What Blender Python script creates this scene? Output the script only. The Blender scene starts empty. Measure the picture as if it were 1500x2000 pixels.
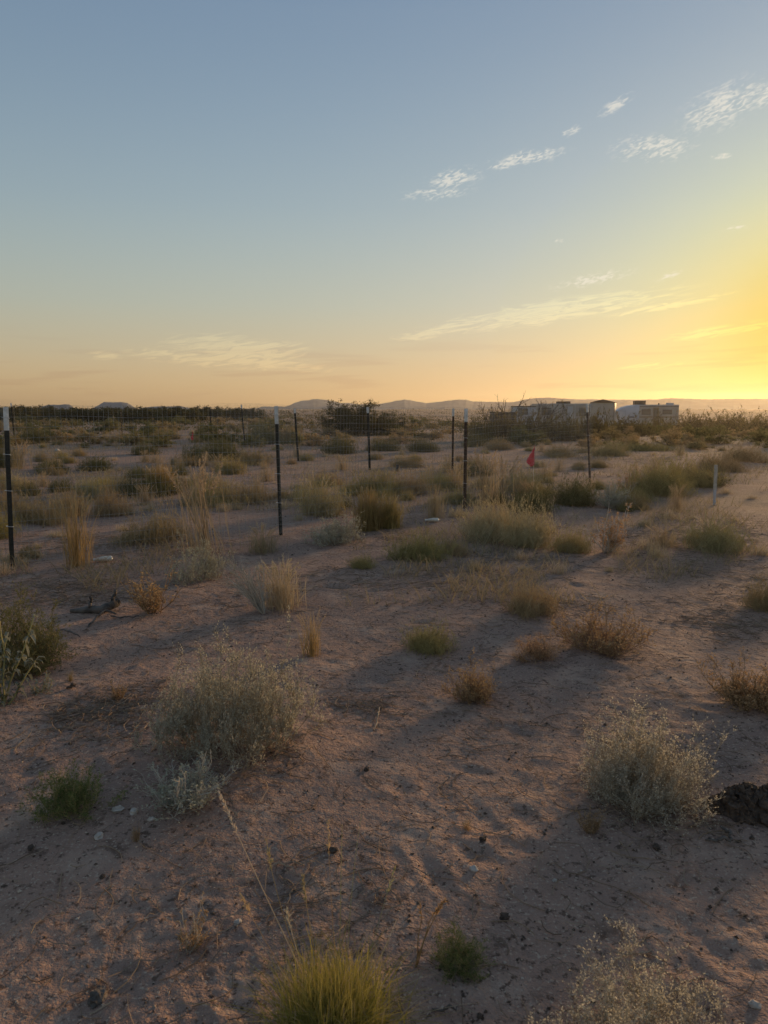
import bpy, math, random
import numpy as np
R = math.radians
sc = bpy.context.scene
col = sc.collection

# ------------------------------------------------------------------ camera
CAM_H, PITCH, FPX = 1.5, 8.0, 1445.0          # metres, degrees below level, focal length in photo pixels
cam = bpy.data.cameras.new('camera')
cam_o = bpy.data.objects.new('camera', cam); col.objects.link(cam_o); sc.camera = cam_o
cam.sensor_fit = 'VERTICAL'; cam.sensor_height = 34.6; cam.lens = 34.6 * FPX / 2000
cam.clip_start = 0.05; cam.clip_end = 20000
cam_o.location = (0, 0, CAM_H); cam_o.rotation_euler = (R(90 - PITCH), 0, 0)
cam.dof.use_dof = True; cam.dof.focus_distance = 7.0; cam.dof.aperture_fstop = 7.0

# ------------------------------------------------------------------ sky and sun
SUN_EL, SUN_AZ = 7.2, 37.0
SUN_DIR = np.array([math.sin(R(SUN_AZ)) * math.cos(R(SUN_EL)), math.cos(R(SUN_AZ)) * math.cos(R(SUN_EL)), math.sin(R(SUN_EL))])
world = bpy.data.worlds.new('World'); sc.world = world; world.use_nodes = True
SKY_STRENGTH = 0.1


def ray(px, py):
    v = np.array([(px - 750) / FPX, 1.0, (1000 - py) / FPX])
    c, s = math.cos(R(PITCH)), math.sin(R(PITCH))
    d = np.array([v[0], v[1] * c + v[2] * s, -v[1] * s + v[2] * c])
    return d / np.linalg.norm(d)


def build_sky():
    nt = world.node_tree; N = nt.nodes; L = nt.links
    bg = N['Background']

    def node(t, **kw):
        n = N.new(t)
        for k, v in kw.items():
            setattr(n, k, v)
        return n

    def m(op, a, b=None, c=None, clamp=False):
        n = node('ShaderNodeMath', operation=op); n.use_clamp = clamp
        for i, v in enumerate((a, b, c)):
            if v is None:
                continue
            if isinstance(v, (int, float)):
                n.inputs[i].default_value = v
            else:
                L.new(v, n.inputs[i])
        return n.outputs[0]

    def mixc(bt, fac, a, b):
        n = node('ShaderNodeMix', data_type='RGBA', blend_type=bt, clamp_result=False)
        for sock, v in ((n.inputs[0], fac), (n.inputs[6], a), (n.inputs[7], b)):
            if isinstance(v, (int, float)):
                sock.default_value = v
            elif isinstance(v, tuple):
                sock.default_value = (*v, 1)
            else:
                L.new(v, sock)
        return n.outputs[2]

    def ramp(x, stops):
        n = node('ShaderNodeValToRGB'); n.color_ramp.interpolation = 'EASE' if len(stops) == 2 else 'B_SPLINE'
        e = n.color_ramp.elements
        while len(e) < len(stops):
            e.new(0.5)
        for i, (p, c) in enumerate(stops):
            e[i].position = p; e[i].color = (*c, 1)
        L.new(x, n.inputs[0])
        return n.outputs[0]

    sky = node('ShaderNodeTexSky', sky_type='NISHITA', sun_disc=False)
    sky.sun_elevation = R(SUN_EL); sky.sun_rotation = R(SUN_AZ)
    sky.air_density = 1; sky.dust_density = 1; sky.ozone_density = 1
    tc = node('ShaderNodeTexCoord')
    sep = node('ShaderNodeSeparateXYZ'); L.new(tc.outputs['Generated'], sep.inputs[0])
    x, y, z = sep.outputs
    el = m('MULTIPLY', m('ARCSINE', z), 180 / math.pi)
    az = m('MULTIPLY', m('ARCTAN2', x, y), 180 / math.pi)
    # the photograph's camera compresses bright against dim sky: one tone curve for the whole sky
    g = node('ShaderNodeGamma'); g.inputs[1].default_value = 0.34
    s0 = mixc('MULTIPLY', 1.0, sky.outputs[0], (0.1, 0.1, 0.1)); L.new(s0, g.inputs[0])
    grade = ramp(m('DIVIDE', el, 30, clamp=True), [
        (0.0, (.75, .555, .39)), (0.06, (.77, .595, .43)), (0.13, (.74, .61, .465)), (0.25, (.665, .665, .575)),
        (0.48, (.545, .645, .695)), (0.87, (.355, .47, .625))])
    c1 = mixc('MULTIPLY', 1.0, g.outputs[0], grade)
    # golden aureole round the sun
    da = m('SUBTRACT', az, SUN_AZ); de = m('MULTIPLY', m('SUBTRACT', el, 5.0), 1.7)
    ang = m('SQRT', m('ADD', m('MULTIPLY', da, da), m('MULTIPLY', de, de)))
    aure = ramp(m('DIVIDE', ang, 30, clamp=True), [(0.0, (1.1, .72, .16)), (0.15, (.85, .60, .12)), (0.33, (.86, .70, .22)), (0.48, (1.0, .95, .60)), (0.68, (1.03, 1.01, .88)), (.95, (1, 1, 1))])
    c2 = mixc('MULTIPLY', 1.0, c1, aure)

    # clouds: small broken flakes higher up, combed wisps lower down; each bank has its place in azimuth and elevation
    def coords(sx, sy, rot):
        cmb = node('ShaderNodeCombineXYZ'); L.new(az, cmb.inputs[0]); L.new(el, cmb.inputs[1])
        mp = node('ShaderNodeMapping'); mp.vector_type = 'TEXTURE'
        mp.inputs['Rotation'].default_value = (0, 0, R(rot)); mp.inputs['Scale'].default_value = (sx, sy, 1)
        L.new(cmb.outputs[0], mp.inputs[0])
        return mp.outputs[0]

    def noise(vec, scale, detail, dist=0.0, rough=.55):
        n = node('ShaderNodeTexNoise', noise_dimensions='2D'); n.inputs['Scale'].default_value = scale; n.inputs['Detail'].default_value = detail
        n.inputs['Roughness'].default_value = rough; n.inputs['Distortion'].default_value = dist
        L.new(vec, n.inputs['Vector'])
        return n.outputs[0]

    def smooth(v, a, b):
        n = node('ShaderNodeMapRange', interpolation_type='SMOOTHSTEP'); n.inputs[1].default_value = a; n.inputs[2].default_value = b
        L.new(v, n.inputs[0])
        return n.outputs[0]

    cmb0 = node('ShaderNodeCombineXYZ'); L.new(az, cmb0.inputs[0]); L.new(el, cmb0.inputs[1])

    def bank(px, py, wpx, hpx, rot):
        d = ray(px, py); a0 = math.degrees(math.atan2(d[0], d[1])); e0 = math.degrees(math.asin(d[2]))
        k = math.degrees(1 / FPX) * .93
        mp = node('ShaderNodeMapping'); mp.vector_type = 'TEXTURE'; L.new(cmb0.outputs[0], mp.inputs[0])
        mp.inputs['Location'].default_value = (a0, e0, 0); mp.inputs['Rotation'].default_value = (0, 0, R(rot)); mp.inputs['Scale'].default_value = (wpx * k, hpx * k, 1)
        ln = node('ShaderNodeVectorMath', operation='LENGTH'); L.new(mp.outputs[0], ln.inputs[0])
        return ln.outputs['Value']                       # 0 in the middle, 1 on the rim

    def banks(lst):
        acc = None
        for b in lst:
            v = bank(*b)
            acc = v if acc is None else m('MINIMUM', acc, v)
        return m('SUBTRACT', 1.0, acc)

    flake = banks([(1412, 207, 92, 42, 14), (1498, 185, 30, 22, 30), (1275, 290, 92, 28, -4), (1205, 204, 46, 12, 24),
                   (1112, 258, 30, 9, 20), (1035, 305, 90, 17, 4), (885, 350, 66, 24, 8), (850, 378, 85, 14, 4), (985, 322, 40, 9, 8),
                   (1160, 545, 100, 14, 10), (1305, 540, 34, 7, 16), (1092, 471, 12, 6, 0), (1440, 445, 30, 6, 0), (1410, 305, 24, 6, 0)])
    n0 = noise(coords(1, .5, 10), .55, 1, .2, .5)
    n1 = noise(coords(1, .34, 14), .9, 2, .5, .5)
    n1b = noise(coords(1, .34, 16), 2.3, 2, .5, .45)
    f1 = m('ADD', m('ADD', m('MULTIPLY', n1, .28), m('MULTIPLY', n1b, .50)), m('MULTIPLY', n0, .22))
    flakes = smooth(m('ADD', f1, m('MULTIPLY', m('MAXIMUM', flake, -.5), .14)), .50, .72)
    flakes = m('MULTIPLY', flakes, smooth(flake, -.15, .7))
    wisp = banks([(1060, 612, 330, 30, 7), (850, 646, 130, 16, 12), (1300, 598, 160, 9, 8), (470, 684, 190, 40, -3), (450, 705, 260, 20, -4), (205, 695, 40, 12, 0),
                  (1420, 645, 150, 14, 6), (1270, 715, 70, 8, 4)])
    n2 = noise(coords(3.2, .42, 8), 1.5, 4, .9, .6)
    wisps = smooth(m('ADD', n2, m('MULTIPLY', m('MAXIMUM', wisp, -.6), .30)), .50, .80)
    wisps = m('MULTIPLY', wisps, smooth(wisp, -.05, .5))
    # faint veil low over the horizon, all the way round
    n3 = noise(coords(9, .7, 1), .9, 2, .3, .6)
    veil = m('MULTIPLY', smooth(n3, .52, .72), m('MULTIPLY', smooth(el, .2, 1.5), m('SUBTRACT', 1, smooth(el, 3, 6))))
    c3 = mixc('MIX', m('MULTIPLY', flakes, .56), c2, (.90, .84, .72))
    c4 = mixc('MIX', m('MULTIPLY', wisps, .38), c3, mixc('MULTIPLY', 1.0, c3, (1.55, 1.5, 1.28)))
    c5 = mixc('MIX', m('MULTIPLY', veil, .5), c4, mixc('MULTIPLY', 1.0, c4, (.87, .80, .83)))
    c6 = mixc('MULTIPLY', 1.0, c5, (1 / SKY_STRENGTH,) * 3)
    L.new(c6, bg.inputs[0]); bg.inputs[1].default_value = SKY_STRENGTH


build_sky()
world.cycles.sampling_method = 'MANUAL'; world.cycles.sample_map_resolution = 512
sun = bpy.data.lights.new('sun', 'SUN'); sun.energy = 4.2; sun.angle = R(9.0); sun.color = (1, .63, .30)
sun_o = bpy.data.objects.new('sun', sun); col.objects.link(sun_o)
from mathutils import Vector, Matrix
sun_o.rotation_euler = Vector(tuple(SUN_DIR)).to_track_quat('Z', 'Y').to_euler()

vs = sc.view_settings; vs.view_transform = 'Standard'; vs.look = 'None'; vs.exposure = 0; vs.gamma = 1; vs.use_curve_mapping = False
cy = sc.cycles
cy.use_denoising = True
try:
    cy.denoiser = 'OPENIMAGEDENOISE'; cy.denoising_input_passes = 'RGB_ALBEDO_NORMAL'; cy.denoising_prefilter = 'ACCURATE'
except Exception:
    pass
cy.max_bounces = 4; cy.diffuse_bounces = 3; cy.transmission_bounces = 3; cy.volume_bounces = 0; cy.transparent_max_bounces = 8
cy.use_adaptive_sampling = False


# ------------------------------------------------------------------ helpers: noise, meshes, tags, materials
def _hash(ix, iy, seed):
    h = (ix.astype(np.int64) * 374761393 + iy.astype(np.int64) * 668265263 + seed * 974634777) & 0xffffffff
    h = ((h ^ (h >> 13)) * 1274126177) & 0xffffffff
    return (h ^ (h >> 16)) & 0xffffffff


def perlin(x, y, seed=0):
    x0 = np.floor(x); y0 = np.floor(y); fx = x - x0; fy = y - y0
    u = fx * fx * fx * (fx * (fx * 6 - 15) + 10); v = fy * fy * fy * (fy * (fy * 6 - 15) + 10)

    def g(dx, dy):
        a = _hash(x0 + dx, y0 + dy, seed) * (2 * math.pi / 4294967296.0)
        return np.cos(a) * (fx - dx) + np.sin(a) * (fy - dy)
    return (g(0, 0) * (1 - u) + g(1, 0) * u) * (1 - v) + (g(0, 1) * (1 - u) + g(1, 1) * u) * v


def sstep(v, a, b):
    t = np.clip((v - a) / (b - a), 0, 1)
    return t * t * (3 - 2 * t)


DENTS = []      # x, y, radius x, radius y, angle, depth
MOUNDS = []     # x, y, radius, height


def macro(x, y):
    x = np.asarray(x, float); y = np.asarray(y, float)
    r = np.sqrt(x * x + y * y)
    h = .035 * perlin(x / 1.7 + 3.1, y / 1.7, 1) + .06 * perlin(x / 5.0, y / 5.0, 2) * sstep(r, 2, 8)
    h = h + .16 * perlin(x / 17, y / 17, 3) * sstep(r, 12, 40)
    h = h + .5 * perlin(x / 70, y / 70, 4) * sstep(r, 60, 200)
    h = h - 1.25 * sstep(y, 25, 95) * sstep(x, -6, 22)
    h = h + 1.3 * sstep(y, 150, 500) * sstep(x, -6, 22)
    return h


def ground(x, y):
    x = np.asarray(x, float); y = np.asarray(y, float)
    h = macro(x, y)
    for (mx, my, mr, mh) in MOUNDS:
        d2 = ((x - mx) ** 2 + (y - my) ** 2) / (mr * mr)
        h = h + mh * np.exp(-np.minimum(d2, 30) * 1.2)
    return h


def at(px, py):
    """where the line of sight through a photograph pixel meets the ground"""
    d = ray(px, py); d = d / d[1]
    yv = 1.0; step = .05
    f = lambda q: CAM_H + d[2] * q - float(macro(d[0] * q, q))
    while f(yv) > 0 and yv < 2500:
        yv += max(.05, yv * .02)
    lo, hi = max(.3, yv / 1.03 - .06), yv
    for _ in range(40):
        mid = (lo + hi) / 2
        if f(mid) > 0:
            lo = mid
        else:
            hi = mid
    return np.array([d[0] * hi, hi, float(macro(d[0] * hi, hi))])


def make_mesh(name, verts, faces, mats=None, smooth=False, attr=None):
    """faces: list of (int array M x k, material index)"""
    me = bpy.data.meshes.new(name)
    verts = np.ascontiguousarray(verts, dtype=np.float32)
    me.vertices.add(len(verts)); me.vertices.foreach_set('co', verts.ravel())
    loops = np.concatenate([f.ravel() for f, _ in faces]).astype(np.int32)
    tot = np.concatenate([np.full(len(f), f.shape[1], np.int32) for f, _ in faces])
    start = np.concatenate([[0], np.cumsum(tot)[:-1]]).astype(np.int32)
    me.loops.add(len(loops)); me.loops.foreach_set('vertex_index', loops)
    me.polygons.add(len(tot)); me.polygons.foreach_set('loop_start', start)
    try:
        me.polygons.foreach_set('loop_total', tot)
    except Exception:
        pass
    me.polygons.foreach_set('material_index', np.concatenate([np.full(len(f), i, np.int32) for f, i in faces]))
    me.polygons.foreach_set('use_smooth', np.full(len(tot), smooth))
    if attr is not None:
        a = me.attributes.new('var', 'FLOAT_COLOR', 'POINT')
        a.data.foreach_set('color', np.ascontiguousarray(attr, dtype=np.float32).ravel())
    me.update(calc_edges=True); me.validate()
    for mt in mats or []:
        me.materials.append(mt)
    return me


def obj(name, me, parent=None, loc=None):
    o = bpy.data.objects.new(name, me); col.objects.link(o)
    if parent is not None:
        o.parent = parent
    if loc is not None:
        o.location = tuple(loc)
    return o


def tag(o, label=None, cat=None, group=None, kind=None):
    for k, v in (('label', label), ('category', cat), ('group', group), ('kind', kind)):
        if v:
            o[k] = v
    return o


class Geo:
    """collects vertices, faces and the per-strand colour variation of one mesh"""
    def __init__(self):
        self.v = []; self.f = []; self.a = []; self.n = 0

    def add(self, v, f, a, mi=0):
        v = v.reshape(-1, 3)
        self.v.append(v); self.f.append((f + self.n, mi)); self.n += len(v)
        self.a.append(np.broadcast_to(a, (len(v), 4)))

    def tubes(self, P, rad, sides=3, rnd=None, mi=0, rng=None, tpow=1.0):
        n, k, _ = P.shape
        T = np.gradient(P, axis=1); T /= np.linalg.norm(T, axis=2, keepdims=True) + 1e-9
        ref = np.where(np.abs(T[..., 2:3]) > .9, np.array([1.0, 0, 0]), np.array([0, 0, 1.0]))
        U = np.cross(T, ref); U /= np.linalg.norm(U, axis=2, keepdims=True) + 1e-9
        V = np.cross(T, U)
        th = np.arange(sides) * 2 * math.pi / sides
        rad = np.broadcast_to(rad, (n, k))[..., None, None]
        vv = P[:, :, None, :] + rad * (np.cos(th)[None, None, :, None] * U[:, :, None, :] + np.sin(th)[None, None, :, None] * V[:, :, None, :])
        idx = np.arange(n * k * sides).reshape(n, k, sides)
        q = np.stack([idx[:, :-1, :], np.roll(idx, -1, 2)[:, :-1, :], np.roll(idx, -1, 2)[:, 1:, :], idx[:, 1:, :]], -1).reshape(-1, 4)
        r1 = np.random.RandomState(self.n % 9973).rand(n) if rnd is None else rnd
        a = np.zeros((n, k, sides, 4)); a[..., 0] = r1[:, None, None]; a[..., 1] = (np.linspace(0, 1, k) ** tpow)[None, :, None]; a[..., 3] = 1
        self.add(vv, q, a.reshape(-1, 4), mi)

    def ribbons(self, P, width, side, rnd=None, mi=0):
        n, k, _ = P.shape
        w = np.broadcast_to(width, (n, k))[..., None] * side[:, None, :]
        vv = np.stack([P - w, P + w], 2)
        idx = np.arange(n * k * 2).reshape(n, k, 2)
        q = np.stack([idx[:, :-1, 0], idx[:, :-1, 1], idx[:, 1:, 1], idx[:, 1:, 0]], -1).reshape(-1, 4)
        r1 = np.random.RandomState(self.n % 9973).rand(n) if rnd is None else rnd
        a = np.zeros((n, k, 2, 4)); a[..., 0] = r1[:, None, None]; a[..., 1] = np.linspace(0, 1, k)[None, :, None]; a[..., 3] = 1
        self.add(vv, q, a.reshape(-1, 4), mi)

    def leaves(self, P, D, length, width, rng, mi=0, t=1.0):
        n = len(P)
        D = D / (np.linalg.norm(D, axis=1, keepdims=True) + 1e-9)
        W = np.cross(D, rng.normal(size=(n, 3))); W /= np.linalg.norm(W, axis=1, keepdims=True) + 1e-9
        l = np.broadcast_to(length, (n,))[:, None]; w = np.broadcast_to(width, (n,))[:, None]
        B = np.cross(W, D) * l * .12
        vv = np.stack([P, P + D * l * .45 + W * w + B, P + D * l, P + D * l * .45 - W * w + B], 1)
        idx = np.arange(n * 4).reshape(n, 4)
        a = np.zeros((n, 4, 4)); a[..., 0] = rng.rand(n)[:, None]; a[..., 1] = np.broadcast_to(t, (n,))[:, None]; a[..., 3] = 1
        self.add(vv, idx, a.reshape(-1, 4), mi)

    def box(self, lo, hi, mi=0, M=None):
        lo = np.array(lo, float); hi = np.array(hi, float)
        c = np.array([[0, 0, 0], [1, 0, 0], [1, 1, 0], [0, 1, 0], [0, 0, 1], [1, 0, 1], [1, 1, 1], [0, 1, 1]], float) * (hi - lo) + lo
        f = np.array([[0, 3, 2, 1], [4, 5, 6, 7], [0, 1, 5, 4], [1, 2, 6, 5], [2, 3, 7, 6], [3, 0, 4, 7]])
        if M is not None:
            c = c @ M[:3, :3].T + M[:3, 3]
        self.add(c, f, np.array([.5, .5, 0, 1.0]), mi)

    def mesh(self, name, mats, smooth=False):
        return make_mesh(name, np.concatenate(self.v), self.f, mats, smooth, np.concatenate(self.a))


def new_mat(name):
    m = bpy.data.materials.new(name); m.use_nodes = True
    nt = m.node_tree
    return m, nt, nt.nodes, nt.links, nt.nodes['Principled BSDF']


def plant_mat(name, A, B, tip=None, trans=.3, tip_lo=.5, spread=.16):
    """fibre or leaf: two colours by strand, another towards the dried tips, each plant a little different, light shining through"""
    m, nt, N, L, p = new_mat(name)
    N.remove(p); out = N['Material Output']
    at_ = N.new('ShaderNodeAttribute'); at_.attribute_name = 'var'
    sep = N.new('ShaderNodeSeparateColor'); L.new(at_.outputs['Color'], sep.inputs[0])
    mx = N.new('ShaderNodeMix'); mx.data_type = 'RGBA'; L.new(sep.outputs[0], mx.inputs[0])
    mx.inputs[6].default_value = (*A, 1); mx.inputs[7].default_value = (*B, 1)
    c = mx.outputs[2]
    if tip:
        mr = N.new('ShaderNodeMapRange'); mr.inputs[1].default_value = tip_lo; mr.inputs[2].default_value = 1.0; L.new(sep.outputs[1], mr.inputs[0])
        m2 = N.new('ShaderNodeMix'); m2.data_type = 'RGBA'; L.new(mr.outputs[0], m2.inputs[0]); L.new(c, m2.inputs[6]); m2.inputs[7].default_value = (*tip, 1)
        c = m2.outputs[2]
    oi = N.new('ShaderNodeObjectInfo')
    hs = N.new('ShaderNodeHueSaturation')
    mv = N.new('ShaderNodeMapRange'); mv.inputs[3].default_value = 1 - spread; mv.inputs[4].default_value = 1 + spread; L.new(oi.outputs['Random'], mv.inputs[0])
    mh = N.new('ShaderNodeMapRange'); mh.inputs[3].default_value = .512; mh.inputs[4].default_value = .488; L.new(oi.outputs['Random'], mh.inputs[0])
    L.new(mv.outputs[0], hs.inputs['Value']); L.new(mh.outputs[0], hs.inputs['Hue']); L.new(c, hs.inputs['Color'])
    d = N.new('ShaderNodeBsdfDiffuse'); t = N.new('ShaderNodeBsdfTranslucent'); ms = N.new('ShaderNodeMixShader')
    ms.inputs[0].default_value = trans
    L.new(hs.outputs[0], d.inputs[0]); L.new(hs.outputs[0], t.inputs[0])
    L.new(d.outputs[0], ms.inputs[1]); L.new(t.outputs[0], ms.inputs[2]); L.new(ms.outputs[0], out.inputs[0])
    return m


def solid_mat(name, c1, c2=None, scale=6.0, rough=.6, metal=0.0, bump=0.0, bscale=60.0, detail=5):
    m, nt, N, L, p = new_mat(name)
    p.inputs['Roughness'].default_value = rough; p.inputs['Metallic'].default_value = metal
    tc = N.new('ShaderNodeTexCoord')
    n = N.new('ShaderNodeTexNoise'); n.inputs['Scale'].default_value = scale; n.inputs['Detail'].default_value = detail; L.new(tc.outputs['Object'], n.inputs['Vector'])
    r = N.new('ShaderNodeValToRGB'); r.color_ramp.elements[0].position = .36; r.color_ramp.elements[1].position = .64
    r.color_ramp.elements[0].color = (*c1, 1); r.color_ramp.elements[1].color = (*(c2 or c1), 1)
    L.new(n.outputs[0], r.inputs[0]); L.new(r.outputs[0], p.inputs['Base Color'])
    if bump:
        b = N.new('ShaderNodeBump'); b.inputs['Strength'].default_value = bump; b.inputs['Distance'].default_value = .01
        n2 = N.new('ShaderNodeTexNoise'); n2.inputs['Scale'].default_value = bscale; n2.inputs['Detail'].default_value = 4; L.new(tc.outputs['Object'], n2.inputs['Vector'])
        L.new(n2.outputs[0], b.inputs['Height']); L.new(b.outputs[0], p.inputs['Normal'])
    return m


def ground_mat():
    m, nt, N, L, p = new_mat('sandy_soil')
    p.inputs['Roughness'].default_value = .95; p.inputs['Specular IOR Level'].default_value = .15
    g = N.new('ShaderNodeNewGeometry')

    def noise(scale, detail, rough=.55, dist=0):
        n = N.new('ShaderNodeTexNoise'); n.inputs['Scale'].default_value = scale; n.inputs['Detail'].default_value = detail
        n.inputs['Roughness'].default_value = rough; n.inputs['Distortion'].default_value = dist; L.new(g.outputs['Position'], n.inputs['Vector'])
        return n.outputs[0]

    def ramp(x, a, b):
        r = N.new('ShaderNodeMapRange'); r.interpolation_type = 'SMOOTHSTEP'; r.inputs[1].default_value = a; r.inputs[2].default_value = b; L.new(x, r.inputs[0])
        return r.outputs[0]

    def mix(f, a, b, bt='MIX'):
        n = N.new('ShaderNodeMix'); n.data_type = 'RGBA'; n.blend_type = bt
        if isinstance(f, float):
            n.inputs[0].default_value = f
        else:
            L.new(f, n.inputs[0])
        for i, v in ((6, a), (7, b)):
            if isinstance(v, tuple):
                n.inputs[i].default_value = (*v, 1)
            else:
                L.new(v, n.inputs[i])
        return n.outputs[2]
    c = mix(ramp(noise(.55, 2), .38, .62), (.285, .192, .150), (.350, .226, .168))       # brown soil, redder sand
    c = mix(ramp(noise(3.2, 3, .6), .50, .72), c, (.41, .285, .215))                     # pale drifted sand
    c = mix(ramp(noise(7.5, 4, .65, .6), .56, .70), c, (.19, .122, .090))                # damp crust and litter stain
    c = mix(ramp(noise(34, 3, .7), .54, .66), c, (.13, .084, .062))                      # crumbs
    c = mix(ramp(noise(90, 1, .6), .60, .70), c, (.44, .33, .25))                         # grit
    c = mix(ramp(noise(.09, 2), .50, .66), c, mix(.45, c, (.25, .20, .12)))             # thin dry growth on the plain
    L.new(c, p.inputs['Base Color'])
    b1 = N.new('ShaderNodeBump'); b1.inputs['Strength'].default_value = 1.0; b1.inputs['Distance'].default_value = .022; L.new(noise(26, 4, .65), b1.inputs['Height'])
    b2 = N.new('ShaderNodeBump'); b2.inputs['Strength'].default_value = .8; b2.inputs['Distance'].default_value = .006; L.new(noise(130, 2, .6), b2.inputs['Height']); L.new(b1.outputs[0], b2.inputs['Normal'])
    L.new(b2.outputs[0], p.inputs['Normal'])
    return m


M = {
    'soil': ground_mat(),
    'sage_stem': plant_mat('sage_stem', (.38, .30, .21), (.50, .43, .32), (.56, .50, .39), .35),
    'sage_leaf': plant_mat('sage_leaf', (.50, .47, .37), (.64, .60, .49), (.72, .68, .57), .52, .8),
    'sage_grey_leaf': plant_mat('sage_grey_leaf', (0.394, 0.389, 0.291), (0.552, 0.538, 0.407), None, .3),
    'broom_stem': plant_mat('broom_stem', (0.288, 0.258, 0.112), (0.456, 0.362, 0.165), (0.575, 0.466, 0.209), .25),
    'broom_leaf': plant_mat('broom_leaf', (0.281, 0.267, 0.110), (0.445, 0.377, 0.154), None, .45),
    'pale_broom_stem': plant_mat('pale_broom_stem', (0.404, 0.341, 0.179), (0.560, 0.459, 0.261), (0.653, 0.547, 0.316), .25),
    'pale_broom_leaf': plant_mat('pale_broom_leaf', (0.436, 0.393, 0.220), (0.621, 0.533, 0.316), None, .45),
    'tan_stem': plant_mat('tan_stem', (0.337, 0.241, 0.129), (0.491, 0.365, 0.204), (0.552, 0.424, 0.231), .2),
    'dark_stem': plant_mat('dark_stem', (0.149, 0.134, 0.065), (0.246, 0.200, 0.094), (0.299, 0.259, 0.124), .15),
    'dark_leaf': plant_mat('dark_leaf', (0.131, 0.138, 0.059), (0.237, 0.220, 0.096), None, .4),
    'green_leaf': plant_mat('green_leaf', (0.091, 0.140, 0.042), (0.168, 0.210, 0.070), None, .45),
    'straw': plant_mat('straw', (.32, .21, .09), (.44, .30, .14), (.50, .37, .20), .35),
    'rust_straw': plant_mat('rust_straw', (.31, .205, .085), (.42, .30, .14), (.44, .29, .14), .35),
    'olive_blade': plant_mat('olive_blade', (0.262, 0.214, 0.077), (0.412, 0.309, 0.121), (0.474, 0.356, 0.166), .4),
    'pale_straw': plant_mat('pale_straw', (.38, .30, .19), (.50, .41, .27), (.56, .47, .33), .3),
    'thin_straw': plant_mat('thin_straw', (.30, .24, .145), (.42, .335, .21), (.46, .37, .24), .3),
    'lime_blade': plant_mat('lime_blade', (.17, .18, .035), (.30, .27, .07), (.34, .29, .09), .5),
    'seed_stem': plant_mat('seed_stem', (.22, .145, .085), (.32, .22, .135), (.36, .25, .15), .1),
    'seed_leaf': plant_mat('seed_leaf', (0.396, 0.255, 0.134), (0.559, 0.388, 0.216), None, .35),
    'dead_twig': plant_mat('dead_twig', (.40, .35, .29), (.56, .50, .42), (.60, .54, .46), .15),
    'bark': plant_mat('bark', (.07, .055, .042), (.12, .095, .07), None, 0),
    'mesquite_leaf': plant_mat('mesquite_leaf', (.052, .056, .026), (.110, .100, .045), None, .4),
    'mesquite_pale_leaf': plant_mat('mesquite_pale_leaf', (0.140, 0.125, 0.055), (0.265, 0.215, 0.097), None, .45),
    'tan_scrub_leaf': plant_mat('tan_scrub_leaf', (0.296, 0.229, 0.117), (0.467, 0.355, 0.192), None, .35),
    'nightshade_leaf': plant_mat('nightshade_leaf', (.20, .21, .16), (.34, .34, .27), None, .35),
    'post_paint': solid_mat('post_paint', (.012, .016, .013), (.028, .026, .022), 30, .55, 0, .2, 90),
    'rust_post': solid_mat('rust_post', (.05, .026, .016), (.085, .05, .032), 30, .75, 0, .3, 90),
    'white_paint': solid_mat('white_paint', (.60, .60, .58), (.76, .76, .74), 25, .5),
    'wire': solid_mat('wire', (.26, .25, .23), (.40, .39, .36), 4, .5, .3),
    'clip_wire': solid_mat('clip_wire', (.6, .6, .58), (.7, .7, .68), 8, .4, .5),
    'flag_cloth': solid_mat('flag_cloth', (.62, .045, .06), (.75, .08, .09), 30, .7),
    'bottle_plastic': solid_mat('bottle_plastic', (.52, .45, .36), (.66, .60, .50), 30, .35, 0, .4, 60),
    'dead_wood': solid_mat('dead_wood', (.045, .037, .032), (.15, .125, .105), 14, .9, 0, .8, 70),
    'dark_clod': solid_mat('dark_clod', (.05, .034, .025), (.11, .075, .052), 40, .95, 0, 1.0, 90),
    'stone': solid_mat('stone', (.36, .31, .26), (.52, .46, .40), 30, .85, 0, .5, 90),
    'stake_paint': solid_mat('stake_paint', (.36, .32, .27), (.50, .46, .40), 18, .7),
    'dry_stick': solid_mat('dry_stick', (.20, .155, .11), (.34, .27, .20), 20, .85),
    'grit': solid_mat('grit', (.30, .22, .16), (.50, .40, .31), 30, .9),
    'rv_white': solid_mat('rv_white', (.32, .295, .265), (.41, .38, .335), .7, .45),
    'rv_grey': solid_mat('rv_grey', (.38, .40, .44), (.50, .52, .55), .7, .5),
    'rv_tan': solid_mat('rv_tan', (.20, .15, .10), (.28, .22, .15), .7, .7),
    'dark_trim': solid_mat('dark_trim', (.05, .045, .042), (.09, .08, .075), 3, .6),
    'window_glass': solid_mat('window_glass', (.14, .13, .12), (.18, .165, .15), 1, .2),  # glass colour lightened to stand in for haze and sky reflection
    'shingle': solid_mat('shingle', (.07, .05, .04), (.13, .10, .08), 3, .9),
    'rubber': solid_mat('rubber', (.02, .02, .02), (.03, .03, .03), 5, .8),
    'rock_far': solid_mat('rock_far', (.115, .125, .145), (.17, .18, .20), .04, .95, 0, 0, 1),
}


# ------------------------------------------------------------------ plant shapes (height 1, radius = asp)
def rs(seed):
    return np.random.RandomState(seed)


def unit(v):
    return v / (np.linalg.norm(v, axis=-1, keepdims=True) + 1e-9)


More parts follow.
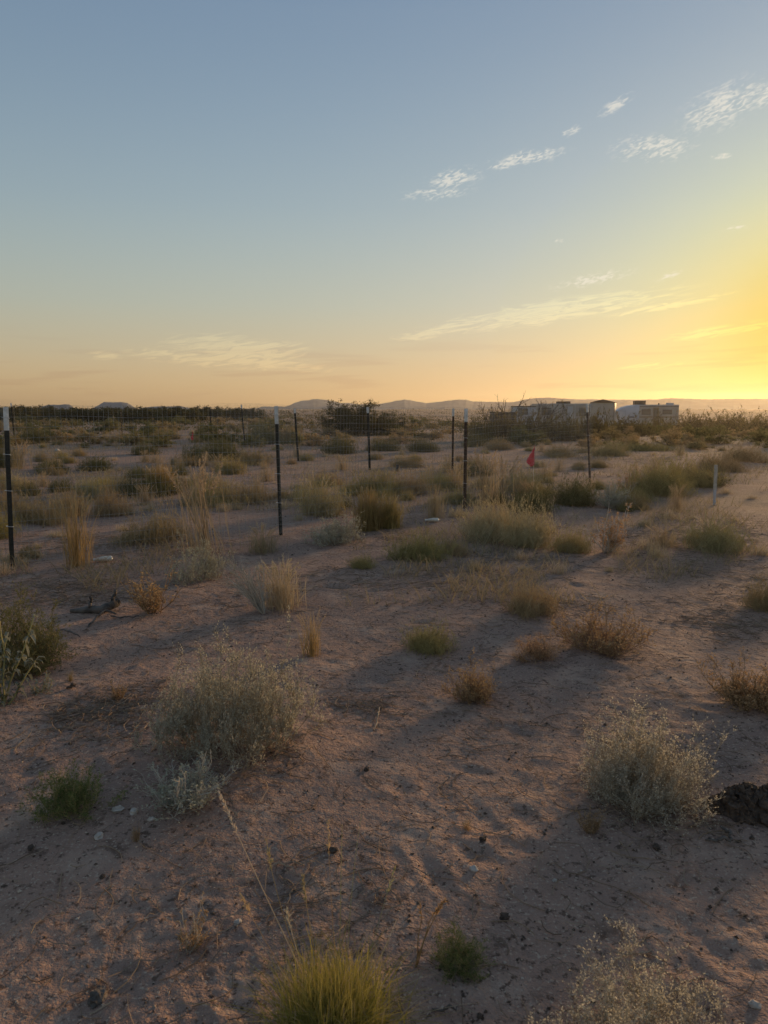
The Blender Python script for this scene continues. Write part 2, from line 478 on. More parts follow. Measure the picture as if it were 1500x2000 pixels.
def dome_stems(rng, asp, n, k, th_max, arch, wig, lump=.25, fill=.55, bw=.05):
    az = rng.uniform(0, 2 * math.pi, n); ct = rng.uniform(math.cos(R(th_max)), 1, n); st = np.sqrt(1 - ct * ct)
    ph = rng.uniform(0, 6.28, 4)
    lum = 1 + lump * (np.sin(3 * az + ph[0]) * .4 + np.sin(5 * az + ph[1] + 4 * ct) * .35 + np.sin(9 * az + ph[2] - 7 * ct) * .25)
    ln = rng.uniform(fill, 1.04, n) * lum
    ln = np.where(rng.rand(n) < .05, ln * 1.22, ln)
    nl = rng.randint(2, 5) if bw > .1 else 1; lc = rng.normal(0, .40 * asp, (nl, 2)); lc[0] *= .4; lsz = rng.uniform(.5, 1.0, nl); lsz[0] = 1; li = rng.choice(nl, n, p=lsz ** 2 / (lsz ** 2).sum())
    tip = np.stack([asp * st * np.cos(az), asp * st * np.sin(az), ct * .97 + .03], 1) * (ln * lsz[li])[:, None]
    base = np.stack([rng.normal(0, bw * asp + .01, n), rng.normal(0, bw * asp + .01, n), np.full(n, -.03)], 1)
    base[:, :2] += tip[:, :2] * bw * 1.6 + lc[li] * min(1, bw * 4); tip[:, :2] += lc[li]
    mid = base + np.stack([tip[:, 0] * (.5 + arch), tip[:, 1] * (.5 + arch), tip[:, 2] * (.5 - arch)], 1)
    s = np.linspace(0, 1, k)[None, :, None]
    P = base[:, None] * (1 - s) ** 2 + 2 * mid[:, None] * s * (1 - s) + tip[:, None] * s * s
    w = np.cumsum(rng.normal(0, wig, (n, k, 3)), 1) * (s ** .5); w[:, 0] = 0
    P = P + w * .6
    P[..., 2] = np.maximum(P[..., 2], -.03)
    return P


def twigs_from(rng, P, n, lo, l0, l1, k=3, wild=.8, up=.25):
    i = rng.randint(0, len(P), n); s = rng.uniform(lo, 1, n) * (P.shape[1] - 1.001); j = s.astype(int); f = (s - j)[:, None]
    a = P[i, j] * (1 - f) + P[i, j + 1] * f
    d = unit(unit(P[i, j + 1] - P[i, j]) + rng.normal(0, wild, (n, 3)) * .7 + np.array([0, 0, up]))
    ln = rng.uniform(l0, l1, n)[:, None]
    pts = [a]
    for q in range(1, k):
        d = unit(d + rng.normal(0, .22, (n, 3)) + np.array([0, 0, .08]))
        pts.append(pts[-1] + d * ln / (k - 1))
    return np.stack(pts, 1)


def along(rng, P, n, lo=0.0):
    i = rng.randint(0, len(P), n); s = rng.uniform(lo, 1, n) * (P.shape[1] - 1.001); j = s.astype(int); f = (s - j)[:, None]
    return P[i, j] * (1 - f) + P[i, j + 1] * f, unit(P[i, j + 1] - P[i, j])


def shrub(seed, asp, n=70, twigs=500, leaves=3000, ll=.03, lw=.006, r0=.006, th=82, arch=.08, wig=.018, lo=.3, tl=(.08, .22), fine=0,
          stem='sage_stem', leaf='sage_leaf', wild=.8, fill=.5, lump=.4, bw=.22):
    rng = rs(seed); g = Geo(); h = Geo()
    P = dome_stems(rng, asp, n, 7, th, arch, wig, lump, fill, bw)
    g.tubes(P, np.linspace(r0, r0 * .45, 7)[None] * rng.uniform(.7, 1.2, (n, 1)), 3)
    T = twigs_from(rng, P, twigs, lo, tl[0], tl[1], 4, wild)
    T[..., 2] = np.maximum(T[..., 2], -.01)
    g.tubes(T, np.linspace(r0 * .5, r0 * .22, 4)[None], 3)
    S = T
    if fine:
        S = twigs_from(rng, T, fine, .2, tl[0] * .5, tl[1] * .6, 3, wild)
        S[..., 2] = np.maximum(S[..., 2], 0)
        g.tubes(S, np.linspace(r0 * .26, r0 * .16, 3)[None], 3)
    a, d = along(rng, S, leaves, .1)
    h.leaves(a, d + rng.normal(0, .75, (leaves, 3)), rng.uniform(.5, 1.2, leaves) * ll, rng.uniform(.7, 1.2, leaves) * lw, rng, t=rng.rand(leaves))
    return {'branches': g.mesh('branches', [M[stem]]), 'leaves': h.mesh('leaves', [M[leaf]])}


def broom(seed, asp, n=800, r0=.0034, th=74, leaves=5000, ll=.04, lw=.0045, stem='broom_stem', leaf='broom_leaf', arch=-.04, stalks=0, fill=.35, lump=.5):
    """fine-stemmed desert broom: crowded thin upright shoots over the whole footprint"""
    rng = rs(seed); g = Geo(); h = Geo()
    P = dome_stems(rng, asp, n, 6, th, arch, .016, lump, fill, .26)
    g.tubes(P, np.linspace(r0, r0 * .5, 6)[None] * rng.uniform(.7, 1.3, (n, 1)), 3)
    T = twigs_from(rng, P, n * 3, .3, .06, .18, 3, .6, .45)
    T[..., 2] = np.maximum(T[..., 2], -.01)
    g.tubes(T, np.linspace(r0 * .7, r0 * .4, 3)[None], 3)
    a, d = along(rng, T, leaves, 0)
    h.leaves(a, d + rng.normal(0, .5, (leaves, 3)) + np.array([0, 0, .5]), rng.uniform(.6, 1.3, leaves) * ll, rng.uniform(.7, 1.3, leaves) * lw, rng, t=rng.rand(leaves))
    out = {'branches': g.mesh('branches', [M[stem]]), 'leaves': h.mesh('leaves', [M[leaf]])}
    if stalks:
        out['seed_stalks'] = seed_stalks(rng, stalks, asp, .8, 1.15)
    return out


def seed_stalks(rng, n, asp, h0, h1, mat='pale_straw', lean=.5, r=.0045):
    g = Geo()
    az = rng.uniform(0, 6.28, n); rr = rng.uniform(.1, lean, n); hh = rng.uniform(h0, h1, n)
    k = 9; s = np.linspace(0, 1, k)[None, :]
    X = rr[:, None] * s ** 1.6 * np.cos(az)[:, None]; Y = rr[:, None] * s ** 1.6 * np.sin(az)[:, None]; Z = hh[:, None] * (s - .10 * s ** 3)
    P = np.stack([X, Y, Z], -1); P[:, :, :2] += rng.normal(0, .05 * asp, (n, 1, 2)); P += np.cumsum(rng.normal(0, .006, P.shape), 1)
    g.tubes(P, np.linspace(r, r * .5, k)[None], 3)
    m = n * 34
    a, d = along(rng, P, m, .72)
    g.leaves(a, d + rng.normal(0, .45, (m, 3)), rng.uniform(.02, .05, m), .006, rng)
    return g.mesh('seed_stalks', [M[mat]])


def tuft(seed, asp, n=220, w=.006, droop=.25, mat='straw', heads=0, head_mat='pale_straw', lean=None, basew=.10):
    rng = rs(seed); g = Geo()
    k = 7; s = np.linspace(0, 1, k)[None, :]
    az = rng.uniform(0, 6.28, n); hh = rng.uniform(.45, 1.0, n) * np.where(rng.rand(n) < .25, .7, 1)
    rr = np.abs(rng.normal(0, .55, n)) * asp
    X = rr[:, None] * (s ** 1.7) * np.cos(az)[:, None]; Y = rr[:, None] * (s ** 1.7) * np.sin(az)[:, None]
    Z = hh[:, None] * (s - droop * (rr / asp)[:, None] * s ** 3)
    P = np.stack([X, Y, Z], -1); P[:, :, :2] += rng.normal(0, basew * asp + .01, (n, 1, 2))
    P += np.cumsum(rng.normal(0, .006, P.shape), 1); P[:, 0, 2] = -.03
    side = unit(np.stack([rng.normal(size=n), rng.normal(size=n), np.zeros(n)], 1))
    g.ribbons(P, (w * np.array([.8, 1, 1, .9, .7, .45, .08]))[None] * rng.uniform(.6, 1.3, (n, 1)), side)
    out = {'blades': g.mesh('blades', [M[mat]])}
    if heads:
        out['seed_stalks'] = seed_stalks(rng, heads, asp, .75, 1.0, head_mat, asp * .9, .0035)
    return out


def limb(rng, p, d, ln, k, wob, up):
    pts = [p]
    for _ in range(k - 1):
        d = d + rng.normal(0, wob, 3) + np.array([0, 0, up]); d = d / np.linalg.norm(d)
        pts.append(pts[-1] + d * ln / (k - 1))
    return np.array(pts)


def woody(seed, asp, stems=11, sec=8, ter=4, leaves=7000, ll=.028, lw=.009, leaf='mesquite_leaf', r0=.02, clump=.05, ragged=.2, one_mesh=False, bare=0.0):
    """many-stemmed desert bush: tapered trunks from one crown, limbs, twigs and small leaves gathered in clumps"""
    rng = rs(seed)
    A, B, C = [], [], []
    for i in range(stems):
        az = rng.uniform(0, 6.28); th = math.acos(rng.uniform(.15, 1))
        d = np.array([asp * math.sin(th) * math.cos(az), asp * math.sin(th) * math.sin(az), math.cos(th) + .12])
        ln = np.linalg.norm(d) * rng.uniform(.62, .95 + ragged * .4)
        a = limb(rng, np.array([rng.normal(0, .03), rng.normal(0, .03), -.03]), d / np.linalg.norm(d), ln, 7, .10, .03); A.append(a)
        for j in range(sec):
            q = rng.randint(2, 7); bd = unit(a[q] - a[q - 1]) + rng.normal(0, .6, 3)
            b = limb(rng, a[q], bd / np.linalg.norm(bd), ln * rng.uniform(.2, .42), 5, .14, .05); B.append(b)
            for t in range(ter):
                q2 = rng.randint(1, 5); cd = unit(b[q2] - b[q2 - 1]) + rng.normal(0, .7, 3)
                C.append(limb(rng, b[q2], cd / np.linalg.norm(cd), ln * rng.uniform(.08, .2), 4, .15, .05))
    A, B, C = np.array(A), np.array(B), np.array(C)
    for X in (A, B, C):
        X[..., 2] = np.maximum(X[..., 2], -.03)
    g = Geo(); h = Geo()
    g.tubes(A, np.linspace(r0, r0 * .35, 7)[None] * rng.uniform(.7, 1.2, (len(A), 1)), 5)
    g.tubes(B, np.linspace(r0 * .35, r0 * .16, 5)[None], 3)
    g.tubes(C, np.linspace(r0 * .17, r0 * .09, 4)[None], 3)
    keep = C[rng.rand(len(C)) > bare]
    a, d = along(rng, keep, leaves, .15)
    a = a + rng.normal(0, clump, a.shape) * rng.uniform(.2, 1, (leaves, 1)); a[:, 2] = np.maximum(a[:, 2], .01)
    h.leaves(a, d + rng.normal(0, .7, (leaves, 3)), rng.uniform(.5, 1.3, leaves) * ll, rng.uniform(.6, 1.2, leaves) * lw, rng, t=rng.rand(leaves))
    if one_mesh:
        g.v += h.v; g.a += h.a
        g.f += [(f + g.n, 1) for f, _ in h.f]
        return {'': g.mesh('bush', [M['bark'], M[leaf]])}
    return {'trunk': g.mesh('trunk', [M['bark']]), 'crown': h.mesh('crown', [M[leaf]])}


def leafy(seed, asp, stems=7, leaves=150, ll=.16, lw=.022):
    """weed with soft grey lance leaves hanging from bent stems"""
    rng = rs(seed); g = Geo(); h = Geo()
    P = dome_stems(rng, asp, stems, 8, 60, .02, .03, .3, .7)
    g.tubes(P, np.linspace(.012, .006, 8)[None], 5)
    a, d = along(rng, P, leaves, .12)
    D = unit(rng.normal(0, .8, (leaves, 3)) + d * .4); W = unit(np.cross(D, np.array([0, 0, 1.0]))); l = rng.uniform(.5, 1.1, leaves)[:, None] * ll; w = rng.uniform(.7, 1.2, leaves)[:, None] * lw
    dn = np.array([0, 0, -1.0])
    c0 = a; c1 = a + D * l * .35; c2 = c1 + unit(D + dn * .8) * l * .35; c3 = c2 + unit(D * .5 + dn * 1.3) * l * .3
    up = np.array([0, 0, 1.0]) * w * .5
    vv = np.stack([c0, c1 - W * w + up, c1, c1 + W * w + up, c2 - W * w * .9 + up, c2, c2 + W * w * .9 + up, c3], 1)
    idx = np.arange(leaves * 8).reshape(leaves, 8); av = np.zeros((leaves, 8, 4)); av[..., 0] = rng.rand(leaves)[:, None]; av[..., 3] = 1
    base = h.n
    h.add(vv, np.concatenate([idx[:, [1, 4, 5, 2]], idx[:, [2, 5, 6, 3]]]), av.reshape(-1, 4))
    h.f.append((np.concatenate([idx[:, [0, 1, 2]], idx[:, [0, 2, 3]], idx[:, [4, 7, 5]], idx[:, [5, 7, 6]]]) + base, 0))
    return {'stems': g.mesh('stems', [M['broom_stem']]), 'leaves': h.mesh('leaves', [M['nightshade_leaf']])}


def bare(seed, asp, stems=5, sec=7, ter=5, r0=.016, mat='bark', th=.4, lean=0.0):
    rng = rs(seed); A, B, C = [], [], []
    for i in range(stems):
        az = rng.uniform(0, 6.28); d = np.array([asp * math.cos(az) * rng.uniform(.1, 1) + lean, asp * math.sin(az) * rng.uniform(.1, 1), rng.uniform(.6, 1)])
        a = limb(rng, np.array([0, 0, -.03]), d / np.linalg.norm(d), rng.uniform(.75, 1.05), 8, .12, .03); A.append(a)
        for j in range(sec):
            q = rng.randint(2, 8); bd = unit(a[q] - a[q - 1]) + rng.normal(0, .5, 3)
            b = limb(rng, a[q], bd / np.linalg.norm(bd), rng.uniform(.15, .4), 5, .15, .06); B.append(b)
            for t in range(ter):
                q2 = rng.randint(1, 5); cd = unit(b[q2] - b[q2 - 1]) + rng.normal(0, .5, 3)
                C.append(limb(rng, b[q2], cd / np.linalg.norm(cd), rng.uniform(.05, .16), 4, .15, .04))
    A, B, C = np.array(A), np.array(B), np.array(C)
    g = Geo(); h = Geo()
    g.tubes(A, np.linspace(r0, r0 * .35, 8)[None], 5); h.tubes(B, np.linspace(r0 * .45, r0 * .2, 5)[None], 3); h.tubes(C, np.linspace(r0 * .22, r0 * .1, 4)[None], 3)
    return {'trunk': g.mesh('trunk', [M[mat]]), 'branches': h.mesh('branches', [M[mat]])}


CACHE = {}


def variant(kind, v):
    key = (kind, v)
    if key in CACHE:
        return CACHE[key]
    s = sum(ord(c) for c in kind) * 31 + v * 101
    if kind == 'sage':
        asp, p = .68, shrub(s, .68, 200, 2600, 32000, .022, .0048, .0046, fine=9500, arch=.02, fill=.62)
    elif kind == 'sage_wide':
        asp, p = .62, shrub(s, .62, 210, 2600, 30000, .019, .0045, .0042, fine=9500, arch=.02, th=86, fill=.6)
    elif kind == 'grey_sage':
        asp, p = .62, shrub(s, .62, 110, 1200, 7000, .036, .007, .006, leaf='sage_grey_leaf', fine=1800, fill=.45)
    elif kind == 'grey_twig':
        asp, p = .6, shrub(s, .6, 60, 600, 2600, .045, .010, .010, stem='dead_twig', leaf='sage_grey_leaf', th=72, wig=.03, bw=.05, fine=700)
    elif kind == 'seed':
        asp, p = .65, shrub(s, .65, 80, 1000, 7500, .026, .010, .006, stem='seed_stem', leaf='seed_leaf', th=80, fine=1800, lo=.25, bw=.12, fill=.45)
    elif kind == 'dry_leafy':
        asp, p = .55, shrub(s, .55, 36, 320, 1500, .045, .012, .009, stem='seed_stem', leaf='seed_leaf', th=55, lo=.3, bw=.05)
    elif kind == 'pale_stalks':
        asp, p = .5, shrub(s, .5, 28, 220, 2600, .032, .010, .009, stem='dead_twig', leaf='seed_leaf', th=48, lo=.35, wild=.5, tl=(.06, .16), bw=.06)
    elif kind == 'broom':
        asp, p = .65, broom(s, .65)
    elif kind == 'pale_broom':
        asp, p = .62, broom(s, .62, 900, .0032, 74, 5500, .036, .0042, 'pale_broom_stem', 'pale_broom_leaf')
    elif kind == 'yellow_broom':
        asp, p = .60, broom(s, .60, 700, .0036, 66, 3500, .045, .0045, 'pale_broom_stem', 'broom_leaf', stalks=9)
    elif kind == 'dark_broom':
        asp, p = .72, broom(s, .72, 900, .0040, 78, 6500, .04, .006, 'dark_stem', 'dark_leaf')
    elif kind == 'tan_broom':
        asp, p = .68, broom(s, .68, 750, .0036, 76, 4500, .035, .006, 'tan_stem', 'tan_scrub_leaf')
    elif kind == 'green_herb':
        asp, p = .62, shrub(s, .62, 90, 1300, 13000, .034, .0055, .005, stem='broom_stem', leaf='green_leaf', th=82, fine=2600, bw=.12)
    elif kind == 'green_bush':
        asp, p = .62, shrub(s, .62, 110, 1700, 18000, .026, .0065, .005, stem='dark_stem', leaf='dark_leaf', th=88, fine=3600, fill=.45)
    elif kind == 'straw':
        asp, p = .3, tuft(s, .42, 170, .0038, .2, 'straw', 16, 'thin_straw', basew=.22)
    elif kind == 'straw_stalk':
        asp, p = .45, tuft(s, .45, 90, .0035, .25, 'thin_straw', 22, 'thin_straw', basew=.35)
    elif kind == 'straw_clump':
        asp, p = .5, tuft(s, .5, 800, .005, .25, 'rust_straw', 5, basew=.22)
    elif kind == 'green_straw':
        asp, p = .5, tuft(s, .5, 700, .005, .25, 'olive_blade', 5, basew=.22)
    elif kind == 'wispy':
        asp, p = .45, tuft(s, .45, 260, .0028, .3, 'thin_straw', 14, 'thin_straw', basew=.3)
    elif kind == 'pale_wispy':
        asp, p = .45, tuft(s, .45, 420, .0032, .3, 'pale_straw', 24, basew=.3)
    elif kind == 'feather':
        asp, p = .12, {'seed_stalks': seed_stalks(rs(s), 3, .12, .7, 1.0, 'rust_straw', .08, .006)}
    elif kind == 'small_tuft':
        asp, p = .8, tuft(s, .8, 160, .010, .35, 'pale_straw', 0, basew=.35)
    elif kind == 'lime':
        asp, p = .7, tuft(s, .7, 2600, .0038, .30, 'lime_blade', 0, basew=.22)
    elif kind == 'mesquite':
        asp, p = .95, woody(s, .95, 16, 8, 4, 12000, .070, .026, one_mesh=True, clump=.11, ragged=0)
    elif kind == 'creosote':
        asp, p = 1.0, woody(s, .9, 24, 10, 4, 26000, .030, .011, 'mesquite_leaf', clump=.05, ragged=.15)
    elif kind == 'mesquite_parts':
        asp, p = .95, broom(s, .95, 420, .006, 82, 12000, .05, .013, 'bark', 'mesquite_pale_leaf', fill=.45, lump=.6)
    elif kind == 'scrub_dark':
        asp, p = .9, woody(s, .9, 9, 5, 3, 3000, .085, .022, 'dark_leaf', one_mesh=True, clump=.09)
    elif kind == 'scrub_tan':
        asp, p = .9, woody(s, .9, 9, 5, 3, 3000, .085, .020, 'tan_scrub_leaf', one_mesh=True, clump=.09)
    elif kind == 'nightshade':
        asp, p = .5, leafy(s, .5)
    elif kind == 'bare_tree':
        asp, p = .5, bare(s, .5)
    elif kind == 'dead_branches':
        asp, p = .45, bare(s, .45, 22, 6, 4, .011, 'dead_twig', lean=-.35)
    co = [np.empty(len(me.vertices) * 3, np.float32) for me in p.values()]
    for me, c in zip(p.values(), co):
        me.vertices.foreach_get('co', c)
    C = np.concatenate(co).reshape(-1, 3)
    lo, hi = np.percentile(C[:, :2], .4, axis=0), np.percentile(C[:, :2], 99.6, axis=0)
    mid = (lo + hi) / 2
    for me, c in zip(p.values(), co):
        c = c.reshape(-1, 3); c[:, :2] -= mid; me.vertices.foreach_set('co', np.ascontiguousarray(c).ravel()); me.update()
    CACHE[key] = ((float((hi - lo).mean() / 2), np.percentile(C[:, 2], 99.5)), p)
    return CACHE[key]


VCOUNT = {}


def plant(kind, name, label, cat, pos, h, w, rotz=None, v=None, group=None, mound=0.0, tilt=(0, 0)):
    if v is None:
        VCOUNT[kind] = VCOUNT.get(kind, -1) + 1; v = VCOUNT[kind] % 3
    asp, parts = variant(kind, v)
    i = len(bpy.data.objects)
    rz = (i * 2.399) % 6.283 if rotz is None else rotz
    k = (w / 2) / asp[0]; h = h / asp[1]
    if list(parts) == ['']:
        root = obj(name, parts[''])
    else:
        root = bpy.data.objects.new(name, None); root.empty_display_size = .1; col.objects.link(root)
        for pn, me in parts.items():
            obj(pn, me, root)
    root.location = tuple(pos); root.scale = (k, k, h); root.rotation_euler = (tilt[0], tilt[1], rz)
    tag(root, label, cat, group, 'thing')
    if group:
        root['size'] = w
    PLANTED.append((root, mound * h, w))
    if mound:
        MOUNDS.append((pos[0], pos[1], w * .75, mound * h))
    return root


PLANTED = []


def place(kind, name, label, cat, px, base, top, wpx, **kw):
    """stand a plant on the ground at a photograph pixel, as tall and wide as it shows there"""
    p = at(px, base)
    d = p[1] * math.cos(R(PITCH)) + (CAM_H - p[2]) * math.sin(R(PITCH))
    w = 1.12 * wpx * d / FPX; q = ray(px, top); h = CAM_H + q[2] / q[1] * p[1] - p[2]
    h = max(h * .6, h - .5 * (w / 2) * (CAM_H - p[2]) / p[1])        # the far side of a round plant shows over its top
    return plant(kind, name, label, cat, p, h, w, **kw)


# ------------------------------------------------------------------ plants standing in the open ground, nearest first
G_SAGE = 'silvery sage shrubs in the foreground'
place('sage', 'sage_shrub', 'large silvery sage shrub, biggest plant of the foreground, left of centre', 'shrub', 455, 1478, 1236, 262, mound=.10, v=0)
place('sage_wide', 'sage_shrub', 'round silvery sage shrub beside the dark chunk of dry dung', 'shrub', 1262, 1575, 1366, 208, mound=.10, v=0)
place('sage', 'sage_shrub', 'silvery sage shrub cut off by the bottom edge of the picture', 'shrub', 1195, 2130, 1800, 440, v=1)
place('grey_twig', 'twig_shrub', 'small grey twiggy shrub in front of the large sage shrub', 'shrub', 362, 1580, 1462, 150, v=0)
place('green_herb', 'green_herb', 'small deep green feathery herb beside the grey twiggy shrub', 'plant', 142, 1580, 1466, 145, v=0)
place('green_bush', 'green_bush', 'dark green bush cut off by the left edge, behind the drooping grey weed', 'bush', 28, 1300, 1122, 195, v=0)
place('nightshade', 'leafy_weed', 'tall weed with drooping grey leaves at the left edge', 'plant', 22, 1365, 1205, 95, v=0)
place('nightshade', 'leafy_weed', 'low weed with curled grey leaves beside the tall drooping weed', 'plant', 84, 1352, 1308, 50, v=1)
place('green_herb', 'green_seedling', 'small thin green seedling behind the lime green grass tuft', 'plant', 900, 1885, 1803, 110, v=1)
place('seed', 'seed_shrub', 'round brown seed-covered shrub, alone in the middle of bare sand', 'shrub', 925, 1366, 1274, 92, v=0)
place('seed', 'seed_shrub', 'small tan seed-covered shrub between two larger dry shrubs', 'shrub', 1052, 1285, 1224, 86, v=1)
place('seed', 'seed_shrub', 'wide reddish-tan seed-covered shrub right of the low green shrub', 'shrub', 1186, 1268, 1162, 150, v=2)
place('tan_broom', 'green_broom', 'low olive shrub just left of the wide reddish-tan shrub', 'shrub', 1040, 1205, 1132, 105, mound=.12, v=0)
place('broom', 'green_broom', 'low olive green shrub alone on bare sand right of the upright straw tuft', 'shrub', 834, 1268, 1208, 98, v=0)
place('seed', 'seed_shrub', 'olive-brown shrub cut off by the right edge, above the dark dung', 'shrub', 1478, 1388, 1278, 150, mound=.1)
place('tan_broom', 'green_broom', 'olive shrub cut off by the right edge, above the olive-brown one', 'shrub', 1497, 1190, 1108, 85)
place('straw', 'straw_tuft', 'narrow upright straw tuft behind the large sage shrub', 'grass', 608, 1280, 1186, 52, v=0)
place('pale_wispy', 'dry_bush', 'airy straw-coloured bush right of the leaning dead branches', 'grass', 548, 1186, 1080, 100, v=0)
place('dead_branches', 'dead_branches', 'leaning bleached dead branches left of the airy straw bush', 'dead bush', 484, 1200, 1080, 105, rotz=.3, v=0)
place('dry_leafy', 'dry_leafy_plant', 'brown dry leafy plant right of the fallen dead log', 'plant', 295, 1197, 1096, 100, v=0)
place('grey_sage', 'sage_shrub', 'grey-green sage shrub behind the brown dry leafy plant', 'shrub', 386, 1132, 1046, 108, v=0)
place('straw', 'straw_tuft', 'tiny stub of orange straw on bare soil near the left edge', 'grass', 138, 1331, 1306, 16, v=1)
place('dry_leafy', 'dry_sprig', 'small dry sprig standing on straw litter left of the large sage', 'plant', 231, 1368, 1322, 32, v=1)
place('dry_leafy', 'dry_sprig', 'tiny dark sprig on the soil below the green herb', 'plant', 265, 1645, 1602, 18, v=2)
place('dry_leafy', 'dry_sprig', 'dry sprig at the foot of the round sage shrub', 'plant', 1150, 1632, 1562, 48, v=0)
place('straw', 'straw_tuft', 'tiny straw tuft in the middle of bare foreground sand', 'grass', 912, 1620, 1596, 24, v=2)
place('pale_stalks', 'dry_sprig', 'thin dry sprig in the reddish soil at lower left', 'plant', 382, 1848, 1752, 60, v=1)
place('broom', 'green_broom', 'very small olive tuft right of the hollow in the sand', 'shrub', 706, 1108, 1078, 52)
place('feather', 'feather_grass', 'single feathery russet grass head behind the lime green tuft', 'grass', 812, 1890, 1740, 30, v=1, tilt=(0, .22), rotz=0)

# ------------------------------------------------------------------ plants along the near fence
place('straw', 'straw_tuft', 'tall golden straw tuft beside the pale plastic bottle', 'grass', 152, 1106, 948, 72, v=0)
place('straw_stalk', 'stalk_grass', 'tall pale seed stalks leaning over the tan dry bush', 'grass', 402, 1080, 884, 110, v=0, tilt=(0, -.12), rotz=0)
place('tan_broom', 'dry_bush', 'tan dry bush left of the tall leaning seed stalks', 'shrub', 303, 1056, 984, 120, v=1)
place('dark_broom', 'low_shrub', 'small yellow-olive tuft at the foot of the left fence post', 'shrub', 58, 1088, 1062, 40)
place('tan_broom', 'low_shrub', 'olive-tan shrub right of the left fence post', 'shrub', 78, 1020, 958, 110)
place('tan_broom', 'low_shrub', 'olive-tan shrub behind the tall golden straw tuft', 'shrub', 132, 1006, 944, 80)
place('tan_broom', 'low_shrub', 'brown-olive shrub between golden straw tuft and tan dry bush', 'shrub', 218, 1006, 944, 80)
place('yellow_broom', 'low_shrub', 'small olive shrub behind the brown-olive shrub', 'shrub', 176, 966, 930, 60)
place('broom', 'low_shrub', 'olive shrub at the left edge behind the left fence post', 'shrub', 2, 1050, 978, 70)
place('wispy', 'dry_bush', 'straw-coloured wispy bush left of the middle fence post foot', 'grass', 516, 1078, 1016, 80, v=1)
place('grey_sage', 'sage_shrub', 'blue-grey sage shrub right of the middle fence post foot', 'shrub', 652, 1062, 998, 100, v=1)
place('yellow_broom', 'yellow_broom', 'yellow-green broom shrub with thin stalks behind the blue-grey sage', 'shrub', 628, 1006, 922, 95, v=0)
place('straw_clump', 'rust_straw_clump', 'rust-orange straw clump at the centre of the picture', 'grass', 718, 1034, 944, 82, v=0)
place('green_straw', 'straw_clump', 'olive straw clump touching the rust-orange clump', 'grass', 762, 1030, 956, 66, v=0)
place('broom', 'green_broom', 'bushy olive-green shrub in front of the straw clumps', 'shrub', 815, 1090, 1024, 105, v=1)
place('tan_broom', 'low_shrub', 'brownish low shrub touching the bushy olive-green shrub', 'shrub', 880, 1080, 1042, 70)
place('wispy', 'dry_bush', 'wispy pale grass behind the bushy olive-green shrub', 'grass', 850, 1012, 938, 56)
place('pale_broom', 'pale_broom', 'wide pale green shrub at the foot of the right fence post', 'shrub', 958, 1052, 962, 120, v=0)
place('pale_broom', 'pale_broom', 'pale green shrub right of the wide one by the post', 'shrub', 1030, 1064, 968, 110, v=1)
place('broom', 'green_broom', 'small green shrub right of the pale green pair', 'shrub', 1112, 1078, 1022, 74)
place('pale_stalks', 'pale_stalks', 'bleached dry seed stalks standing alone near the stake', 'plant', 1196, 1080, 978, 86, v=0)
place('wispy', 'dry_bush', 'low sunlit straw between bleached stalks and golden broom', 'grass', 1292, 1066, 1020, 80)
place('yellow_broom', 'golden_broom', 'golden-green broom shrub below the white-topped stake', 'shrub', 1392, 1074, 1002, 120, v=1)
place('dark_broom', 'dark_shrub', 'dark olive shrub at the foot of the corner post', 'shrub', 1122, 986, 922, 90)
place('dark_broom', 'dark_shrub', 'dark olive shrub right behind the wide pale green shrub', 'shrub', 1040, 998, 948, 96)
place('grey_twig', 'twig_shrub', 'grey twiggy shrub right of the corner post', 'shrub', 1192, 992, 938, 76)
place('pale_stalks', 'pale_stalks', 'small bleached stalks beside the big golden-olive shrub', 'plant', 1236, 964, 912, 50)
place('broom', 'golden_shrub', 'big golden-olive shrub left of the white-topped stake', 'shrub', 1284, 966, 896, 118)
place('broom', 'golden_shrub', 'golden-olive shrub behind the big one by the stake', 'shrub', 1342, 950, 884, 110)
place('tan_broom', 'golden_shrub', 'sunlit olive shrub behind the white-topped stake', 'shrub', 1412, 922, 878, 90)
place('straw_stalk', 'stalk_grass', 'tall straw-coloured grass right of the right fence post', 'grass', 948, 986, 874, 90, v=1)
place('straw_stalk', 'stalk_grass', 'tall straw grass between right fence post and red flag', 'grass', 986, 974, 884, 84, v=2)
place('yellow_broom', 'low_shrub', 'yellow-olive shrub under the red flag', 'shrub', 1020, 962, 908, 80)
place('straw_stalk', 'stalk_grass', 'pale stalk grass left of the right fence post', 'grass', 888, 950, 900, 60)

